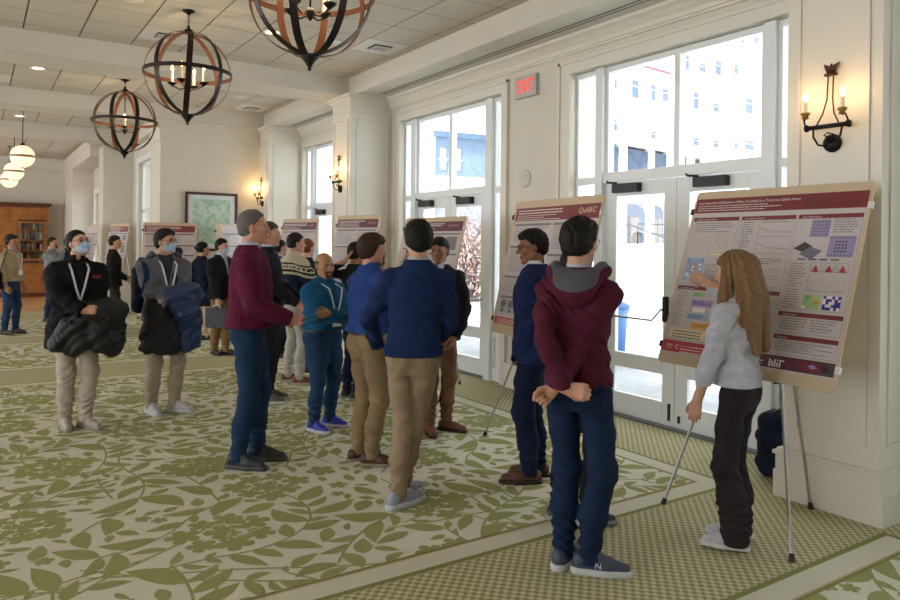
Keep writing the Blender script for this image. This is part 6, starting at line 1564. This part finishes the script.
# far group
fig('woman with hair in a clipped bun wearing a dark navy coat, seen from behind', (3.07, 12.20, 40), (3.19, 12.14, 20), 30, H=1.62, female=True, build=.98, tone='fair', hair=('bun', '#17131a'), head=(-25, 0, 0), top=dict(kind='coat', col='#141a2c', hem=.62, flare=.03, open=.0, collar=None), legs=dict(kind='trousers', col='#b08b78', r=.75, hem=.12), shoes=('lace', '#1a1618', '#111111'), h=.009, seed=20)
fig('person in a black short-sleeved top half hidden behind the woman with the bun', (2.72, 12.36, 60), (2.84, 12.32, 40), 50, H=1.52, tone='light', hair=('short', '#1a1614'), top=dict(kind='tee', col='#15161a', sleeve='short', hem=.9), legs=dict(kind='trousers', col='#1b1c20'), h=.010, seed=21)
Pc = fig('masked man in a dark blazer holding a grey laptop case', (3.03, 10.42, -40), (2.90, 10.55, -80), -58, H=1.68, build=1.0, tone='light', hair=('short', '#15110f'), extras=('mask',), head=(12, 0, 0),
    arms={RT: dict(w=(.22, .14, .83), dir=(0, .1, -1), pose='fist', palm=(-1, 0, 0)), LT: dict(w=(-.2, .1, .9))}, top=dict(kind='shirt', col='#a9b2c6', collar='#b4bccd', hem=.98, over=[dict(kind='blazer', col='#14161b', hem=.84, off=.012)]), legs=dict(kind='chino', col='#80653f', r=1.05), shoes=('lace', '#2b1d16', '#17110e'), h=.008, seed=22)
Pb = fig('man in a beige sweater and jeans with a shoulder bag', (.60, 14.60, -40), (.43, 14.45, -50), -38, H=1.715, build=1.08, tone='tan', belly=.3, hair=('medium', '#2b2623'), extras=('lanyard',), head=(6, 4, 0), arms={RT: dict(w=(.22, .08, .86)), LT: dict(w=(-.2, .1, .86))}, top=dict(kind='sweater', col='#a39173', collar='#b8bdca', hem=.93, placket='#5c5347'), legs=dict(kind='jeans', col='#263c5e'), shoes=('lace', '#3c2b22', '#221812'), h=.009, seed=23)
fig('man in a grey jumper with a hand raised to his chin', (1.36, 16.45, -40), (1.20, 16.30, -50), -35, H=1.69, tone='light', hair=('short', '#2a1e18'), extras=('goatee',), head=(0, 2, 0),
    arms={RT: dict(w=(-.02, .24, 1.46), pole=(.6, .2, -1), dir=(-.2, -.3, 1), palm=(0, -1, 0), pose='fist'), LT: dict(w=(.08, .22, 1.12), pole=(-1, .1, -.8))}, top=dict(kind='sweater', col='#7f8185', hem=.92), legs=dict(kind='jeans', col='#24324a'), h=.010, seed=24)
fig('dark-haired person just behind the man in the grey jumper', (1.75, 17.6, -40), (1.62, 17.5, -50), -45, H=1.70, tone='brown', hair=('short', '#151110'), top=dict(kind='sweater', col='#26262c', hem=.9), legs=dict(kind='trousers', col='#1b1b20'), h=.012, seed=25)
fig('person in a dark maroon top glimpsed behind the masked man in black', (1.68, 15.6, -30), (1.60, 15.45, -40), -35, H=1.62, tone='tan', hair=('short', '#1c1614'), top=dict(kind='sweater', col='#4a1a2c', hem=.9), legs=dict(kind='trousers', col='#1b1b20'), h=.012, seed=26)
fig('man dressed all in black, in profile before the edge-on poster board', (2.04, 13.75, -10), (2.00, 13.55, -25), -10, H=1.725, tone='light', hair=('short', '#120f0f'), head=(-10, 0, 0), arms={RT: dict(w=(.16, .2, .98)), LT: dict(w=(-.16, .2, 1.0))}, top=dict(kind='jacket', col='#121215', hem=.85, flare=.01), legs=dict(kind='trousers', col='#2a2623'), shoes=('lace', '#43302a', '#1d1512'), h=.008, seed=27)

# ---------------------------------------------------------------- things they carry
def loc_w(Pp, heading, x, y, z):
    o = Pp['root']; q = rotz(R(heading - 90)) @ V(x, y, z); return q + V(o.location.x, o.location.y, 0)
A_ = lambda x, y, z: loc_w(P, -88, x, y, z)
cloth_thing('puffer_coat', 'shiny black quilted coat draped over the arm of the masked man in black', 'coat', [
    (A_(-.08, .24, 1.03), A_(-.26, .19, 1.03), .085, .105, .05), (A_(-.26, .18, 1.0), A_(-.27, .13, .76), .11, .10, .06), (A_(-.12, .25, .98), A_(-.14, .20, .76), .085, .10, .06), (A_(.02, .23, .95), A_(.02, .18, .76), .06, .085, .06), (A_(.10, .20, .92), A_(.15, .15, .76), .06, .085, .06), (A_(-.20, .18, .78), A_(-.26, .15, .68), .09, .075, .06), (A_(-.02, .19, .78), A_(.04, .17, .70), .08, .06, .06)],
    '#121216', mat_=mat('black_nylon', '#101014', 0.6, var=.1, scale=20, bump=.3, bscale=60), fold=.0055, f=48, h=.007, seed=31)
B_ = lambda x, y, z: loc_w(P2_, -86, x, y, z)
cloth_thing('winter_coat', 'navy winter coat bundled on the arms of the masked man with backpack', 'coat', [
    (B_(.04, .25, 1.14), B_(-.16, .25, 1.17), .060, .075, .05), (B_(-.16, .25, 1.17), B_(-.26, .20, 1.12), .075, .06, .04), (B_(-.02, .26, 1.10), B_(-.10, .26, .96), .07, .085, .06), (B_(-.14, .26, 1.08), B_(-.20, .23, .90), .075, .085, .06), (B_(-.22, .22, .92), B_(-.24, .18, .66), .065, .055, .05), (B_(-.13, .22, .92), B_(-.16, .17, .64), .07, .065, .05)],
    '#1a2c55', mat_=mat('navy_nylon', '#1c3158', 0.5, var=.2, scale=9, bump=.3, bscale=50), fold=.006, f=45, h=.007, seed=33)
def rounded(name, c, dims, rz, mats, label, cat, r=.02, h=.007, parent=None, bulge=.0, seed=1):
    F = Field(V(*[-d / 2 - .04 for d in dims]), V(*[d / 2 + .04 for d in dims]), h); X = F.ax[0][:, None, None]; Y = F.ax[1][None, :, None]; Z = F.ax[2][None, None, :]
    q = [np.abs(A0) - d / 2 + r for A0, d in zip((X, Y, Z), dims)]
    F.d = (np.sqrt(sum(np.clip(a, 0, None) ** 2 for a in q)) + np.minimum(np.maximum(np.maximum(q[0], q[1]), q[2]), 0) - r + bulge * (4 * (Z / dims[2]) ** 2)).astype(np.float32); F.wrinkle(.002, 40, seed)
    root = empty(name, (c[0], c[1], c[2] - dims[2] / 2), rz, label, cat); o = F.mesh(name + '_body', mats, root); o.location = (0, 0, dims[2] / 2); return root
cloth_thing('overcoat', 'black overcoat hanging below the folded arms of the masked man with backpack', 'coat', [
    (B_(.16, .17, 1.04), B_(.17, .13, .66), .06, .08, .06), (B_(.06, .20, 1.04), B_(.06, .16, .64), .055, .075, .06), (B_(-.04, .20, 1.0), B_(-.05, .16, .64), .05, .075, .06), (B_(.16, .18, 1.04), B_(-.04, .2, 1.04), .05, .05, .05)],
    '#111217', mat_=mat('black_wool', '#111217', 0.8, var=.1, scale=20, bump=.3, bscale=90), fold=.007, f=50, h=.007, seed=35)
# backpack worn by masked man 2, hanging behind his right side
c = B_(.10, -.20, 1.22)
bp = rounded('backpack', tuple(c), (.32, .17, .46), R(-86 - 90), fab('backpack_cloth', '#141519', bump=.2), 'black backpack worn by the masked man in the grey jacket', 'backpack', .06, seed=3)
bp.location = tuple(B_(.07, -.235, .93))
for sd in (-1, 1):
    mb = MB(); sx = sd * .125
    pts = [(sx * .9, .06, .42), (sx, .115, .50), (sx, .20, .535), (sx, .30, .49), (sx, .385, .36), (sx * 1.15, .36, .22), (sx * 1.5, .2, .12), (sx * 1.2, .05, .05)]
    mb.tube(pts, .026, 8, flat=.3); mb.build('strap', fab('strap_navy', '#1b2c4e'), bp, smooth=True)
# shoulder bag of the beige man
D_ = lambda x, y, z: loc_w(Pb, -38, x, y, z)
sb = rounded('shoulder_bag', (0, 0, 0), (.14, .36, .30), R(-38 - 90), fab('bag_black', '#17171a', bump=.2), 'dark shoulder bag of the man in the beige sweater', 'bag', .04, seed=5); sb.location = tuple(D_(.32, -.12, .78))
mb = MB(); mb.tube([(-.02, .14, .28), (-.10, .16, .5), (-.17, .17, .72), (-.10, .05, .73), (-.03, -.1, .5), (-.0, -.15, .28)], .014, 6, flat=.4); mb.build('strap', M_black, sb)
# laptop case
E_ = lambda x, y, z: loc_w(Pc, -58, x, y, z)
lc = rounded('laptop_case', (0, 0, 0), (.05, .38, .28), R(-58 - 90), fab('felt_grey', '#46464b', bump=.2), 'grey felt laptop case held in the hand of the masked man in the blazer', 'case', .015, seed=6); lc.location = tuple(E_(.24, .15, .415))
mb = MB(); mb.tube([(0, -.06, .27), (0, -.05, .32), (0, .05, .32), (0, .06, .27)], .009, 6); mb.build('handle', mat('metal_handle', '#9a9a9c', 0.3, .8), lc)
# backpack on the floor by the pier
bk = rounded('floor_backpack', (4.62, 2.98, .23), (.24, .32, .46), R(8), fab('dark_blue_ripstop', '#151f31', bump=.3), 'dark navy backpack on the floor beside the right-hand pier', 'backpack', .07, h=.006, seed=7)
bk.location = (4.80, 2.95, 0)
bk.name = 'backpack'
mb = MB(); mb.tube([(-.10, -.05, .44), (-.07, 0, .49), (-.04, .05, .455)], .010, 6); mb.build('top_handle', M_black, bk)
for z_, nm in ((.12, 'front_pocket'), (.30, 'upper_pocket')):
    F = Field(V(-.2, -.16, z_ - .1), V(0, .16, z_ + .1), .006); F.cone((-.125, -.09, z_), (-.125, .09, z_), .055, .055, .03); F.mesh(nm, fab('dark_blue_ripstop', '#151f31'), bk)

# white letter on the side of the trainers of the man in the hoodie
for ch in [c for c in bpy.data.objects if c.name.startswith('shoe') and c.parent and 'maroon hoodie' in c.parent.get('label', '')]:
    me = ch.data; n_ = len(me.vertices); co = np.zeros(n_ * 3, np.float32); me.vertices.foreach_get('co', co); co = co.reshape(-1, 3)
    cen = co.mean(0); right = cen[0] > 0
    yaw = R((-44 - 36) if right else (20 - 36)); ax = rotz(yaw) @ V(0, 1, 0); sd = rotz(yaw) @ V(1, 0, 0)
    v, f, w = text_geo('N', .045, .004); mb = MB(); pts = []
    for x, y in v:
        along = (x - w / 2) + .01 * y; z = .042 + y * .9; b0 = V(cen[0], cen[1], 0) + ax * (along - .005)
        rel = co - np.array([b0[0], b0[1], z]); da = rel @ ax; m = (np.abs(da) < .012) & (np.abs(rel[:, 2]) < .012); off = (rel[m] @ sd).max() if m.any() else .04
        p_ = b0 + sd * (off + .0015); pts.append((p_[0], p_[1], z))
    mb.add(pts, f); mb.build('side_letter', mat('silver_print', '#c6c9cf', .3, var=0), ch, fix=False)
